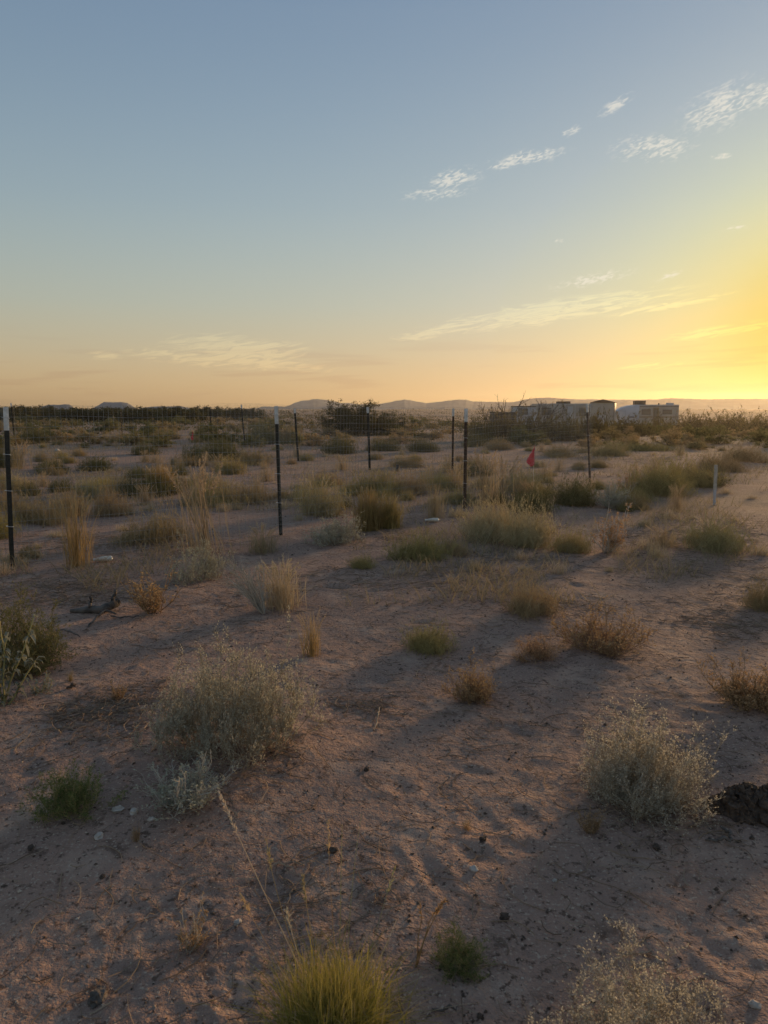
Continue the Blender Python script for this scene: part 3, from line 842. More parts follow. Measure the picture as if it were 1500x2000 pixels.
# ------------------------------------------------------------------ plants inside the fenced plot
inside = [
    ('straw_clump', 312, 962, 902, 80, 'dark shrub with rusty top inside the fenced plot'),
    ('dark_broom', 296, 966, 918, 100, 'dark green shrub under the rusty-topped grass'),
    ('dark_broom', 270, 932, 908, 46, 'small dark shrub left of the rusty-topped grass'),
    ('broom', 420, 986, 930, 110, 'olive shrub behind the tall leaning seed stalks'),
    ('tan_broom', 490, 980, 934, 90, 'brown-olive shrub left of the middle fence post'),
    ('dark_broom', 384, 902, 862, 66, 'dark green shrub in front of the thin double post'),
    ('dark_broom', 432, 898, 852, 86, 'larger dark green shrub inside the plot, left of centre'),
    ('tan_broom', 500, 906, 868, 80, 'brown shrub beside the larger dark green shrub'),
    ('broom', 454, 926, 888, 62, 'olive shrub in front of the larger dark green shrub'),
    ('dark_broom', 283, 888, 860, 54, 'small round dark green shrub right of a thin far post'),
    ('dark_broom', 188, 918, 886, 62, 'low round dark green shrub on bare ground at left'),
    ('dark_broom', 8, 912, 862, 60, 'dark shrub behind the white top of the left post'),
    ('straw_stalk', 40, 916, 858, 50, 'straw and olive grass right of the left post'),
    ('yellow_broom', 38, 960, 916, 50, 'yellow-olive grass low against the left post'),
    ('wispy', 84, 950, 918, 40, 'russet wispy grass on bare ground at left'),
    ('broom', 592, 974, 934, 86, 'olive shrub right behind the middle fence post'),
    ('wispy', 520, 940, 900, 44, 'pale wispy grass left of the middle post'),
    ('broom', 690, 964, 932, 90, 'olive shrub in the row behind the rust straw clump'),
    ('broom', 742, 966, 912, 96, 'tall olive shrub in the row behind the rust straw clump'),
    ('tan_broom', 800, 962, 914, 100, 'brown-olive shrub right of the tall olive one in the row'),
    ('broom', 858, 956, 914, 80, 'olive shrub at the right end of the row'),
    ('tan_broom', 640, 948, 914, 64, 'brown shrub at the left end of the row'),
    ('wispy', 666, 918, 886, 36, 'thin pale grass stalks on bare ground in the plot'),
    ('dark_broom', 663, 886, 848, 70, 'rounded dark shrub in front of the big creosote bush'),
    ('dark_broom', 750, 880, 852, 64, 'dark shrub right of the thin central far post'),
    ('dark_broom', 824, 882, 852, 56, 'dark shrub second right of the thin central far post'),
    ('tan_broom', 796, 912, 882, 54, 'brown shrub standing just right of the short dark stake'),
    ('dark_broom', 512, 866, 822, 66, 'very dark dense shrub behind the middle post'),
    ('tan_broom', 556, 866, 832, 50, 'brown shrub right of the very dark dense one'),
    ('dark_broom', 925, 872, 842, 50, 'dark shrub behind the white top of the right post'),
    ('tan_broom', 974, 878, 850, 60, 'brown shrub between right post and red flag, far side'),
    ('tan_broom', 1096, 892, 862, 80, 'tan shrub behind the red flag'),
    ('yellow_broom', 1190, 890, 860, 70, 'pale tan grass behind the corner post'),
    ('broom', 1262, 880, 858, 110, 'low sunlit olive shrub row behind the stake, left end'),
    ('tan_broom', 1464, 902, 862, 90, 'golden shrub at the right edge behind the stake'),
    ('tan_broom', 332, 858, 834, 44, 'tan rounded shrub near the small red marker'),
    ('dark_broom', 400, 860, 838, 46, 'dark shrub at the foot of a thin far post'),
    ('tan_broom', 232, 864, 842, 40, 'dark tan shrub at the foot of the thin left far post'),
    ('dark_broom', 60, 866, 828, 70, 'brown-olive shrub mass behind the left post'),
    ('scrub_tan', 128, 850, 834, 60, 'low tan scrub on the far bare ground at left'),
]
for kind, px, b, t, w, lab in inside:
    nm = 'dry_grass' if kind in ('wispy', 'straw_stalk', 'straw_clump') else 'low_shrub'
    place(kind, nm, lab, 'grass' if nm == 'dry_grass' else 'shrub', px, b, t, w)

# ------------------------------------------------------------------ bushes farther out
place('creosote', 'creosote_bush', 'big ragged creosote bush against the mountains, centre', 'bush', 700, 850, 784, 150, v=0)
place('creosote', 'creosote_bush', 'lower right part of the creosote thicket, beside the big bush', 'bush', 762, 848, 806, 70, v=1)
mq = [(936, 862, 806, 60, 'mesquite bush at the left end of the thicket before the trailers'), (985, 860, 800, 90, 'mesquite bush below the bare dead tree'),
      (1042, 862, 799, 100, 'mesquite bush in front of the grey-blue trailer'), (1100, 860, 798, 96, 'dense mesquite bush in front of the long white trailer'),
      (1158, 856, 803, 90, 'mesquite bush behind the corner post'), (1222, 852, 810, 96, 'mesquite bush in front of the white rounded camper nose'),
      (1290, 850, 807, 100, 'sunlit mesquite bush in front of the camper door'), (1352, 846, 805, 90, 'sunlit mesquite bush right of the camper'),
      (1424, 846, 803, 110, 'golden mesquite bush near the right edge'), (1496, 848, 801, 110, 'golden mesquite bush cut by the right edge')]
for px, b, t, w, lab in mq:
    place('mesquite_parts', 'mesquite_bush', lab, 'bush', px, b, t, w)
place('bare_tree', 'dead_tree', 'bare dead tree with forked grey branches above the thicket', 'tree', 990, 850, 768, 90, v=0)
place('bare_tree', 'dead_shrub', 'thin bare branches sticking out above the long trailer', 'tree', 1066, 850, 778, 80, v=1)
place('bare_tree', 'dead_shrub', 'small bare sapling left of the dead tree', 'tree', 955, 848, 784, 40, v=2)

# dark row on the left horizon
rng = rs(77)
for i, px in enumerate(np.linspace(-40, 405, 27)):
    b = 822 + rng.uniform(-2, 3); p = at(px, b)
    hh = {0: 1.55, 1: 1.45, 2: 1.62}[i % 3] * (1.0 if px < 300 else .93)
    plant('mesquite', 'mesquite_bush', 'dark mesquite bush in the long dark row under the mesas on the left horizon', 'bush', p, hh * rng.uniform(.85, 1.12), rng.uniform(3.2, 4.6),
          group='dark bushes along the left horizon')
for i, px in enumerate([438, 455, 475, 500]):
    p = at(px, 820)
    plant('mesquite', 'mesquite_bush', 'dark bush in the short row on the horizon between two thin far posts', 'bush', p, 1.5 * rng.uniform(.9, 1.1), rng.uniform(2.6, 3.4), group='short row of far bushes')

# scrub scattered over the plain
LAB = {'scrub_dark': ('dark olive scrub bush scattered on the plain beyond the fences', 'dark scrub on the plain'),
       'scrub_tan': ('dry tan scrub bush scattered on the plain beyond the fences', 'tan scrub on the plain')}
cnt = {k: 0 for k in LAB}
tries = 0
pts = []
while min(cnt.values()) < 150 and tries < 6000:
    tries += 1
    yv = math.exp(rng.uniform(math.log(27), math.log(135))); xv = rng.uniform(-.56, .56) * yv
    if perlin(np.array([xv / 14]), np.array([yv / 14]), 9)[0] < -.12 and yv < 60:
        continue
    if any((xv - a) ** 2 + (yv - b) ** 2 < (.013 * yv + .55) ** 2 for a, b in pts):
        continue
    k = 'scrub_dark' if rng.rand() < .45 else 'scrub_tan'
    if cnt[k] >= 150:
        continue
    cnt[k] += 1; pts.append((xv, yv))
    h = rng.uniform(.3, .68) * (1.2 if k == 'scrub_dark' else 1); w = h * rng.uniform(1.7, 3.2)
    plant(k, 'scrub_bush', LAB[k][0], 'shrub', (xv, yv, float(macro(xv, yv))), h, w, group=LAB[k][1])

# low shrubs filling in between the ones picked out above
rng = rs(123)
FILL = {'broom': ('olive low shrub among the growth behind the near fence', 'olive filler shrubs'), 'tan_broom': ('tan low shrub among the growth behind the near fence', 'tan filler shrubs'),
        'dark_broom': ('dark low shrub among the growth behind the near fence', 'dark filler shrubs'), 'wispy': ('thin dry grass among the growth behind the near fence', 'thin dry filler grass')}
for i in range(250):
    py = rng.choice([rng.uniform(905, 1000), rng.uniform(845, 930)]); px = rng.uniform(-40, 1540)
    if perlin(np.array([px / 210]), np.array([py / 38]), 17)[0] < -.10 or (px > 1330 and py > 955):
        continue
    k = ['broom', 'tan_broom', 'wispy', 'dark_broom', 'tan_broom', 'wispy', 'broom'][i % 7]
    p = at(px, py); h = rng.uniform(.15, .34) * (1.4 if k == 'wispy' else 1)
    plant(k, 'dry_grass' if k == 'wispy' else 'low_shrub', FILL[k][0], 'grass' if k == 'wispy' else 'shrub', p, h, h * rng.uniform(1.4, 2.6) * (.6 if k == 'wispy' else 1), group=FILL[k][1])

rng = rs(91)
for i in range(190):
    yv = math.exp(rng.uniform(math.log(6.5), math.log(30))); xv = rng.uniform(-.55, .55) * yv
    if perlin(np.array([xv / 5]), np.array([yv / 5]), 12)[0] < -.08:
        continue
    h = rng.uniform(.05, .16); plant('small_tuft', 'dry_tuft', 'small low tuft of dried grass scattered around and behind the near fence', 'grass', (xv, yv, float(macro(xv, yv))), h, h * rng.uniform(1.5, 3.2), group='small dried grass tufts')

# ------------------------------------------------------------------ ground: one sheet out to the hills, finest near the viewer
for (px, py, rx, ry, dep) in [(655, 1146, .14, .09, .05), (785, 1541, .07, .05, .02), (1165, 1698, .06, .04, .03), (1200, 1764, .05, .035, .015), (965, 1422, .08, .05, .02),
                              (1395, 1850, .13, .06, .025), (1010, 1592, .12, .06, .02), (930, 1510, .08, .05, .02), (1245, 1730, .06, .04, .012), (740, 1330, .10, .06, .018),
                              (560, 1345, .09, .05, .018), (1140, 1345, .08, .05, .018), (1030, 1660, .07, .05, .015), (700, 1480, .09, .06, .015), (240, 1930, .05, .03, .012)]:
    p = at(px, py); DENTS.append((p[0], p[1], rx * .85, ry * .8, random.Random(px).uniform(0, 3), dep * (.9 if px == 655 else .5)))
_r = random.Random(5)
for _ in range(80):
    yv = _r.uniform(1.4, 9); xv = _r.uniform(-.55, .55) * yv
    DENTS.append((xv, yv, _r.uniform(.05, .12), _r.uniform(.03, .07), _r.uniform(0, 3.1), _r.uniform(.005, .014)))


def build_ground():
    azs = np.concatenate([np.arange(-180, -48, 6.0), np.arange(-48, -33, .6), np.arange(-33, 33, .125), np.arange(33, 48, .6), np.arange(48, 180, 6.0)])
    rr = [.25]
    while rr[-1] < 1290:
        q = rr[-1]; rr.append(q * (1.05 if q < 1.2 else 1.0036 if q < 5 else 1.0052 if q < 12 else 1.010 if q < 40 else 1.03 if q < 400 else 1.07))
    rr = np.array(rr); na, nr = len(azs), len(rr)
    A, RR = np.meshgrid(np.radians(azs), rr)
    X = np.sin(A) * RR; Y = np.cos(A) * RR
    Z = ground(X, Y)
    cell = RR * np.where(RR < 5, .0036, .0052)
    def amp(wl):
        return sstep(wl / cell, 2.5, 6)
    Z += .010 * perlin(X / .75, Y / .75, 21) * amp(.75)
    n2 = perlin(X / .30, Y / .30, 22); Z += .005 * n2 * amp(.30)
    Z += .0045 * (np.abs(perlin(X / .16 + n2 * .3, Y / .16, 23)) * -2 + .5) * amp(.16)
    rough = sstep(perlin(X / .9, Y / .9, 30), -.25, .35) * .75 + .35
    Z += .0060 * perlin(X / .075, Y / .075, 24) * amp(.075) * rough
    Z += .0062 * perlin(X / .038, Y / .038, 25) * amp(.038) * rough + .0035 * perlin(X / .019, Y / .019, 26) * amp(.019) * rough
    for (dx, dy, a, b, th, dep) in DENTS:
        m = (np.abs(X - dx) < .4) & (np.abs(Y - dy) < .4)
        if not m.any():
            continue
        u = ((X[m] - dx) * math.cos(th) + (Y[m] - dy) * math.sin(th)) / a; v = (-(X[m] - dx) * math.sin(th) + (Y[m] - dy) * math.cos(th)) / b
        q = u * u + v * v
        Z[m] += -dep * np.exp(-q * 1.3) + dep * .2 * np.exp(-(np.sqrt(q) - 1.6) ** 2 * 3)
    V = np.stack([X, Y, Z], -1).reshape(-1, 3)
    i = np.arange(nr * na).reshape(nr, na); j = np.roll(i, -1, 1)
    f = np.stack([i[:-1], j[:-1], j[1:], i[1:]], -1).reshape(-1, 4)[:, ::-1]
    c = len(V); V = np.vstack([V, [[0, 0, float(ground(0, 0))]]])
    tri = np.stack([np.full(na, c), j[0], i[0]], -1)
    o = obj('ground', make_mesh('ground', V, [(f, 0), (tri[:, ::-1], 0)], [M['soil']], True))
    tag(o, 'reddish brown sandy desert soil with dents and crumbs', None, None, 'structure')
    return X, Y, Z, rr, azs


GX, GY, GZ, GR, GA = build_ground()
_ga = np.radians(GA); _lr = np.log(GR)


def surf(x, y):
    """height of the finished ground sheet"""
    x = np.asarray(x, float); y = np.asarray(y, float)
    r = np.sqrt(x * x + y * y); a = np.arctan2(x, y)
    i = np.clip(np.searchsorted(GR, r) - 1, 0, len(GR) - 2); j = np.clip(np.searchsorted(_ga, a) - 1, 0, len(_ga) - 2)
    fr = np.clip((r - GR[i]) / (GR[i + 1] - GR[i]), 0, 1); fa = np.clip((a - _ga[j]) / (_ga[j + 1] - _ga[j]), 0, 1)
    return (GZ[i, j] * (1 - fa) + GZ[i, j + 1] * fa) * (1 - fr) + (GZ[i + 1, j] * (1 - fa) + GZ[i + 1, j + 1] * fa) * fr


for root, mh, w in PLANTED:
    root.location.z = float(surf(root.location.x, root.location.y)) - .008


def on(px, py, dz=0.0):
    p = at(px, py); p[2] = float(surf(p[0], p[1])) + dz
    return p


# scattered plants: say which one by the landmark it stands by
MARKS = [('left white-topped post', 24, 1060), ('middle white-topped post', 549, 990), ('right white-topped post', 909, 950), ('corner post', 1154, 925), ('white-topped stake', 1395, 975),
         ('red marker flag', 1040, 940), ('big creosote bush', 700, 850), ('golden straw tuft', 152, 1090), ('rust-orange straw clump', 718, 1030), ('leaning seed stalks', 402, 1060), ('bleached seed stalks', 1196, 1075),
         ('camper trailer', 1262, 835), ('long white trailer', 1100, 835), ('dead tree', 990, 850), ('pale domed mountain', 612, 815), ('flat-topped mesa', 225, 822), ('small far-left mesa', 105, 822), ('long low mesa', 340, 822),
         ('thin left far post', 239, 862), ('thin central far post', 723, 915), ('thin double far posts', 446, 862), ('right edge of the picture', 1490, 860), ('lone far white stone', 112, 881)]


def pixel(v):
    y = v[1]; z = v[2] - CAM_H; c, s_ = math.cos(R(PITCH)), math.sin(R(PITCH))
    f = y * c - z * s_; return 750 + FPX * v[0] / f, 1000 - FPX * (y * s_ + z * c) / f


def name_by_landmark(roots, noun):
    by = {}
    for o in roots:
        px, py = pixel(o.location)
        lm = min(MARKS, key=lambda q: (q[1] - px) ** 2 + (2.2 * (q[2] - py)) ** 2)
        dx, dy = px - lm[1], py - lm[2]
        far = 'close' if abs(dx) + 2 * abs(dy) < 45 else 'near' if abs(dx) + 2 * abs(dy) < 110 else 'well'
        side = '' if abs(dx) < 14 else 'left of' if dx < 0 else 'right of'
        dep = '' if abs(dy) < 9 else 'behind' if dy < 0 else 'in front of'
        if not side and not dep:
            side, far = 'beside', 'right'
        by.setdefault(f"{noun} {far} {dep.replace(' of', '') + ' and ' if dep and side else dep}{side} the {lm[0]}".replace('  ', ' '), []).append(o)
    for lab, os_ in by.items():
        os_.sort(key=lambda o: o['size'])
        for i, o in enumerate(os_):
            q = '' if len(os_) == 1 else 'smallest ' if i == 0 else 'largest ' if i == len(os_) - 1 else 'medium '
            o['label'] = q + lab
    for o in roots:
        del o['size']


for gname, noun in [(LAB['scrub_dark'][1], 'dark scrub bush'), (LAB['scrub_tan'][1], 'tan scrub bush'), ('small dried grass tufts', 'dried grass tuft'), (FILL['broom'][1], 'olive low shrub'),
                    (FILL['tan_broom'][1], 'tan low shrub'), (FILL['dark_broom'][1], 'dark low shrub'), (FILL['wispy'][1], 'thin dry grass')]:
    name_by_landmark([r_ for r_, _, _ in PLANTED if r_.get('group') == gname], noun)

# ------------------------------------------------------------------ mountains and mesas on the skyline
def ridge(name, prof, D, label, depth=None, seed=1, mesa=False):
    prof = np.array(prof, float)
    n = max(40, int((prof[-1, 0] - prof[0, 0]) / 1.4)); m = 26
    px = np.linspace(prof[0, 0], prof[-1, 0], n); py = np.interp(px, prof[:, 0], prof[:, 1])
    rays = np.array([ray(a, b) for a, b in zip(px, py)]); rays /= rays[:, 1:2]
    x = rays[:, 0] * D; z = CAM_H + rays[:, 2] * D
    z = np.maximum(z + .55 * perlin(x / 10, x * 0 + 3, seed) + .4 * perlin(x / 4, x * 0 + 8, seed) * (np.arange(n) > 2) * (np.arange(n) < n - 3), -3)
    depth = depth or D * .16
    t = np.linspace(-1, 1, m)
    X = np.repeat(x[:, None], m, 1); Y = D + t[None, :] * depth + 5 * perlin(X / 40, X * 0 + 1.5, seed + 5)
    shp = np.clip(1 - np.abs(t), 0, 1)
    shp = (np.clip(shp * 2.6, 0, 1) ** .8 if mesa else shp ** .85)[None, :]
    gul = 1 - .22 * (1 - shp) * (1 + 2 * np.abs(perlin(X / 13, Y / 26, seed + 9)))
    Z = (z[:, None] + 4) * shp * np.where(shp > .97, 1, gul) - 4
    V = np.stack([X * (Y / D), Y, Z], -1).reshape(-1, 3)
    i = np.arange(n * m).reshape(n, m)
    f = np.stack([i[:-1, :-1], i[1:, :-1], i[1:, 1:], i[:-1, 1:]], -1).reshape(-1, 4)
    tag(obj(name, make_mesh(name, V, [(f, 0)], [M['rock_far']], True)), label, None, None, 'structure')


ridge('mesa', [(66, 800), (82, 795), (92, 791.5), (118, 791), (128, 789.6), (136, 790.5), (142, 795), (148, 799)], 620, 'small grey mesa at the far left of the skyline', seed=2, mesa=True)
ridge('mesa', [(178, 800), (188, 794), (197, 789), (204, 786.6), (240, 786.6), (249, 787.6), (258, 793), (268, 799)], 560, 'flat-topped grey mesa above the dark bushes', seed=3, mesa=True)
ridge('mesa', [(270, 800), (284, 796), (298, 794), (350, 793.6), (372, 797), (400, 799), (420, 802)], 540, 'long low mesa right of the flat-topped one', seed=4, mesa=True)
ridge('hill', [(490, 800), (505, 796), (515, 793), (532, 794), (550, 793), (575, 796), (590, 800)], 1080, 'faint low hill left of the pale mountain', seed=5)
ridge('mountain', [(540, 799), (556, 794), (566, 791), (575, 786), (588, 782), (603, 780.5), (612, 778.3), (626, 778.8), (640, 780.5), (654, 783), (668, 788), (690, 794), (712, 800)], 1060, 'pale domed mountain left of the creosote bush', seed=6)
ridge('mountain', [(610, 800), (634, 792), (652, 787), (680, 786), (702, 789), (735, 789), (760, 785), (776, 781.5), (790, 779.5), (802, 780.4), (816, 784), (832, 786), (850, 785), (875, 781.5), (895, 779.6),
                   (910, 779.6), (924, 783), (950, 784), (980, 784), (1010, 785), (1060, 792), (1100, 800)], 960, 'grey mountain range behind the creosote bush', seed=7)
ridge('mountain', [(950, 800), (985, 791), (1008, 783), (1028, 779), (1050, 776), (1070, 775), (1092, 776.6), (1130, 779), (1170, 779), (1205, 779.6), (1245, 779.6), (1282, 779), (1310, 776.5), (1342, 777.5),
                   (1382, 779), (1430, 778), (1500, 777.5), (1580, 776), (1700, 779), (1850, 790), (1950, 800)], 920, 'hazy golden mountain range behind the trailers', seed=8)


# far scrub, too small to tell apart
def far_scrub():
    rng = rs(31); g = Geo(); n = 5200; per = 16
    yv = np.exp(rng.uniform(math.log(48), math.log(600), n)); xv = rng.uniform(-.75, .75, n) * yv
    hh = rng.uniform(.18, .5, n) * np.where(rng.rand(n) < .12, 1.6, 1) * (1 + sstep(yv, 80, 200) * .6); ww = hh * rng.uniform(1.2, 2.4, n)
    zb = surf(xv, yv)
    for _ in range(1):
        c = np.repeat(np.stack([xv, yv, zb], 1), per, 0); H = np.repeat(hh, per); W = np.repeat(ww, per)
        q = rng.normal(size=(n * per, 3)) * .45; q[:, 2] = np.abs(q[:, 2])
        q = q / np.maximum(1, np.linalg.norm(q, axis=1, keepdims=True))
        P = c + np.stack([q[:, 0] * W, q[:, 1] * W, q[:, 2] * H * .9], 1)
        g.leaves(P, rng.normal(size=P.shape) + np.array([0, 0, .7]), H * rng.uniform(.25, .5, len(H)), H * .13, rng, mi=0)
    o = obj('far_scrub', g.mesh('far_scrub', [plant_mat('far_scrub', (.075, .070, .034), (.22, .17, .095), None, .35)]))
    tag(o, 'low dark scrub covering the far plain up to the hills', None, None, 'stuff')


far_scrub()


# ------------------------------------------------------------------ fences
def t_post_profile(w, t):
    a = w / 2
    return np.array([(-a, 0), (a, 0), (a, t), (t / 2, t), (t / 2, w * .95), (-t / 2, w * .95), (-t / 2, t), (-a, t)])


def prism(g, prof, z0, z1, mi=0):
    n = len(prof)
    v = np.vstack([np.c_[prof, np.full(n, z0)], np.c_[prof, np.full(n, z1)]])
    i = np.arange(n); j = (i + 1) % n
    g.add(v, np.stack([i, j, j + n, i + n], -1), np.array([.5, .5, 0, 1.0]), mi)
    k = g.n - 2 * n
    # caps of the T: flange and web
    g.f.append((np.array([[0, 7, 2, 1], [3, 6, 5, 4]]) + k, mi)); g.f.append((np.array([[1, 2, 7, 0], [4, 5, 6, 3]]) + k + n, mi))


def fence_post(parent, p, h, white, yaw, mat='post_paint', w=.042, clips=3, lean=0.0):
    g = Geo(); prism(g, t_post_profile(w, .007), -.4, h - white)
    for z in np.arange(.1, h - white - .03, .054):
        g.box((-.006, -.006, z), (.006, .0, z + .022))
    post = obj('post', g.mesh('post', [M[mat]]), parent, p)
    post.rotation_euler = (Matrix.Rotation(lean, 3, 'Y') @ Matrix.Rotation(yaw, 3, 'Z')).to_euler()
    if white:
        q = Geo(); prism(q, t_post_profile(w * 1.08, .010) - np.array([0, .0015]), h - white - .002, h)
        for z in np.arange(h - white + .02, h - .03, .054):
            q.box((-.008, -.009, z), (.008, -.001, z + .022))
        obj('white_top', q.mesh('white_top', [M['white_paint']]), post)
    for c in range(clips):
        q = Geo(); z = h * (.25 + .68 * c / max(1, clips - 1)); th = np.linspace(0, 6.28, 11)
        P = np.stack([.034 * np.cos(th), .018 + .034 * np.sin(th), z + .012 * np.sin(th * .5)], -1)[None]
        q.tubes(P, .0022, 4); obj('wire_clip', q.mesh('wire_clip', [M['clip_wire']]), post)
    return post


def wire_bay(parent, a, b, za, zb, sx, sz, r, seed, sag=.02):
    """welded wire between two posts, a little slack; za, zb: top of the mesh above the ground at each end"""
    rng = rs(seed); g = Geo()
    a = np.array(a); b = np.array(b); L = np.linalg.norm((b - a)[:2]); nrm = np.array([-(b - a)[1], (b - a)[0], 0]) / L
    ph = rng.uniform(0, 6, 4)

    def pt(u, v):
        top = za + (zb - za) * u + sag * np.sin(u * math.pi) * math.sin(ph[3]) + .008 * np.sin(u * 15 + ph[0])
        x = a[0] + (b[0] - a[0]) * u; y = a[1] + (b[1] - a[1]) * u
        z0 = a[2] + (b[2] - a[2]) * u
        off = (.03 * np.sin(u * 9 + ph[1] + v * 2) + .015 * np.sin(u * 23 + ph[2])) * np.sin(u * math.pi)
        return np.stack([x + nrm[0] * off, y + nrm[1] * off, z0 + .03 + (top - .03) * v], -1)
    nv = max(2, int(L / sx)); us = np.linspace(.002, .998, nv)
    V = pt(np.repeat(us[:, None], 5, 1), np.repeat(np.linspace(0, 1, 5)[None], nv, 0)); g.tubes(V, r, 3)
    nh = int(max(za, zb) / sz) + 1; vs_ = np.linspace(0, 1, nh)
    Hh = pt(np.repeat(np.linspace(0, 1, 25)[None], nh, 0), np.repeat(vs_[:, None], 25, 1)); g.tubes(Hh, r * 1.05, 3)
    o = obj('wire_mesh', g.mesh('wire_mesh', [M['wire']]), parent); o['kind'] = 'stuff'


LEAN = {24: .03, 549: -.016, 1154: -.075, 584: -.055, 479: -.06, 723: -.03, 29: -.025, 414: -.02}      # posts not quite upright


def fence(name, label, posts, sx, sz, r, seed):
    """posts: px, base py, top py, mesh top py, white length, material, clips, built"""
    pp = []
    for (px, b, t, mt, wh, mat, cl, real) in posts:
        p = on(px, b); q = ray(px, t); h = CAM_H + q[2] / q[1] * p[1] - p[2]; q = ray(px, mt); mh = CAM_H + q[2] / q[1] * p[1] - p[2]
        pp.append((p, h, mh, wh, mat, cl, real))
    root = bpy.data.objects.new(name, None); col.objects.link(root); root.empty_display_size = .2
    tag(root, label, 'fence')
    root.location = tuple(pp[0][0])
    for i, (p, h, mh, wh, mat, cl, real) in enumerate(pp):
        q = pp[min(i + 1, len(pp) - 1)][0] - pp[max(i - 1, 0)][0]
        if real:
            fence_post(root, p - pp[0][0], h, wh, math.atan2(q[1], q[0]), mat, w=.042 if cl > 2 else .05, clips=cl, lean=LEAN.get(posts[i][0], 0))
        if i:
            wire_bay(root, pp[i - 1][0] - pp[0][0], p - pp[0][0], pp[i - 1][2], mh, sx, sz, r, seed + i)


p1 = at(15, 1105); p2 = at(548, 1045)
fence('wire_fence', 'near wire fence on dark white-topped posts crossing the picture', [
    (-500, 1195, 792, 794, .22, 'post_paint', 3, True), (24, 1106, 795, 792, .215, 'post_paint', 4, True), (549, 1046, 793, 796, .205, 'post_paint', 4, True),
    (909, 993, 798, 799, .19, 'rust_post', 4, True), (1154, 941, 788, 787, .17, 'rust_post', 3, True)], .05, .10, .0013, 11)
fence('wire_fence', 'side wire fence on thin posts running back from the corner post', [
    (1150, 939, 788, 787, 0, 'rust_post', 0, False), (884, 926, 798, 797, .17, 'rust_post', 2, True), (723, 918, 795, 797, .14, 'post_paint', 2, True), (584, 900, 797, 793, .14, 'post_paint', 2, True),
    (479, 868, 790, 788, .15, 'post_paint', 1, True), (414, 858, 795, 789, 0, 'post_paint', 1, True)], .075, .10, .0011, 31)
fence('wire_fence', 'back wire fence on thin posts at the left, before the dark bushes', [
    (414, 858, 795, 789, 0, 'post_paint', 0, False), (239, 862, 803, 785, 0, 'post_paint', 2, True), (29, 862, 787, 781, .16, 'post_paint', 1, True), (-160, 856, 787, 778, 0, 'post_paint', 1, True)], .075, .10, .0010, 51)


# ------------------------------------------------------------------ small things on the ground
def marker_flag(px, base, top, label, fw, fh, seed):
    p = on(px, base); q = ray(px, top); h = CAM_H + q[2] / q[1] * p[1] - p[2]
    root = bpy.data.objects.new('marker_flag', None); col.objects.link(root); root.location = tuple(p); tag(root, label, 'flag')
    g = Geo(); s = np.linspace(0, 1, 8)
    P = np.stack([.02 * s + .006 * np.sin(s * 7), 0 * s, -.1 + (h + .1) * s], -1)[None]; g.tubes(P, .0025, 5); obj('wire_stem', g.mesh('wire_stem', [M['clip_wire']]), root)
    # limp pennant: narrow at the top, widest low down, folded
    nu, nv = 9, 14; u, v = np.meshgrid(np.linspace(0, 1, nu), np.linspace(0, 1, nv))
    wv = fw * np.interp(v, [0, .12, .45, .72, .86, 1], [.06, .22, .62, 1.0, .72, .34]); rg = rs(seed)
    X = .02 - u * wv + .004 * np.sin(v * 30) * u; Y = (.02 * np.sin(u * 7 + v * 3) + .012 * np.sin(v * 9 + u * 4)) * (u + .1); Z = h - .012 - v * fh - u * .10 * fh + .01 * np.sin(u * 16 + 2)
    V = np.stack([X, Y, Z], -1).reshape(-1, 3); B = V + np.array([0, .0015, 0]); i = np.arange(nu * nv).reshape(nv, nu)
    f = np.stack([i[:-1, :-1], i[:-1, 1:], i[1:, 1:], i[1:, :-1]], -1).reshape(-1, 4)
    g = Geo(); g.add(V, f, np.array([.5, .5, 0, 1.0])); g.add(B, f[:, ::-1], np.array([.5, .5, 0, 1.0])); obj('pennant', g.mesh('pennant', [M['flag_cloth']], True), root)


marker_flag(1040, 966, 868, 'torn red marker flag on a thin wire near the corner post', .15, .34, 1)
marker_flag(377, 868, 838, 'small far red marker on a thin stem inside the plot', .10, .40, 2)


def stake(px, base, top, label):
    p = on(px, base); q = ray(px, top); h = CAM_H + q[2] / q[1] * p[1] - p[2]
    root = bpy.data.objects.new('survey_stake', None); col.objects.link(root); root.location = tuple(p); root.rotation_euler = (0, -.02, .3); tag(root, label, 'stake')
    g = Geo(); g.box((-.020, -.010, -.2), (.020, .010, h * .40)); obj('lath', g.mesh('lath', [M['rv_grey']]), root)
    g = Geo(); g.box((-.023, -.013, h * .39), (.023, .013, h)); obj('white_end', g.mesh('white_end', [M['stake_paint']]), root)


stake(1395, 986, 908, 'short stake with a white painted upper half at the right')
p = on(776, 921); g = Geo(); g.box((-.03, -.02, -.2), (.03, .02, .13)); g.box((-.036, -.026, .13), (.036, .026, .16))
tag(obj('dark_stake', g.mesh('dark_stake', [M['dark_trim']]), None, p), 'short dark stub of a stake between thin far posts', 'stake')


def lathe(g, prof, axis_n=18, squash=1.0, crumple=0.0, seed=0, mi=0):
    th = np.arange(axis_n) * 2 * math.pi / axis_n; n = len(prof); rg = rs(seed)
    ph = rg.uniform(0, 6, 3)
    X = np.repeat(prof[:, 0][:, None], axis_n, 1); rr = prof[:, 1][:, None] * (1 + crumple * np.sin(2 * th[None] + ph[0] + prof[:, 0][:, None] * 40) + crumple * .5 * np.sin(5 * th[None] + prof[:, 0][:, None] * 90))
    V = np.stack([X, rr * np.cos(th)[None], rr * np.sin(th)[None] * squash], -1)
    i = np.arange(n * axis_n).reshape(n, axis_n); j = np.roll(i, -1, 1)
    g.add(V, np.stack([i[:-1], j[:-1], j[1:], i[1:]], -1).reshape(-1, 4), np.array([.5, .5, 0, 1.0]), mi)


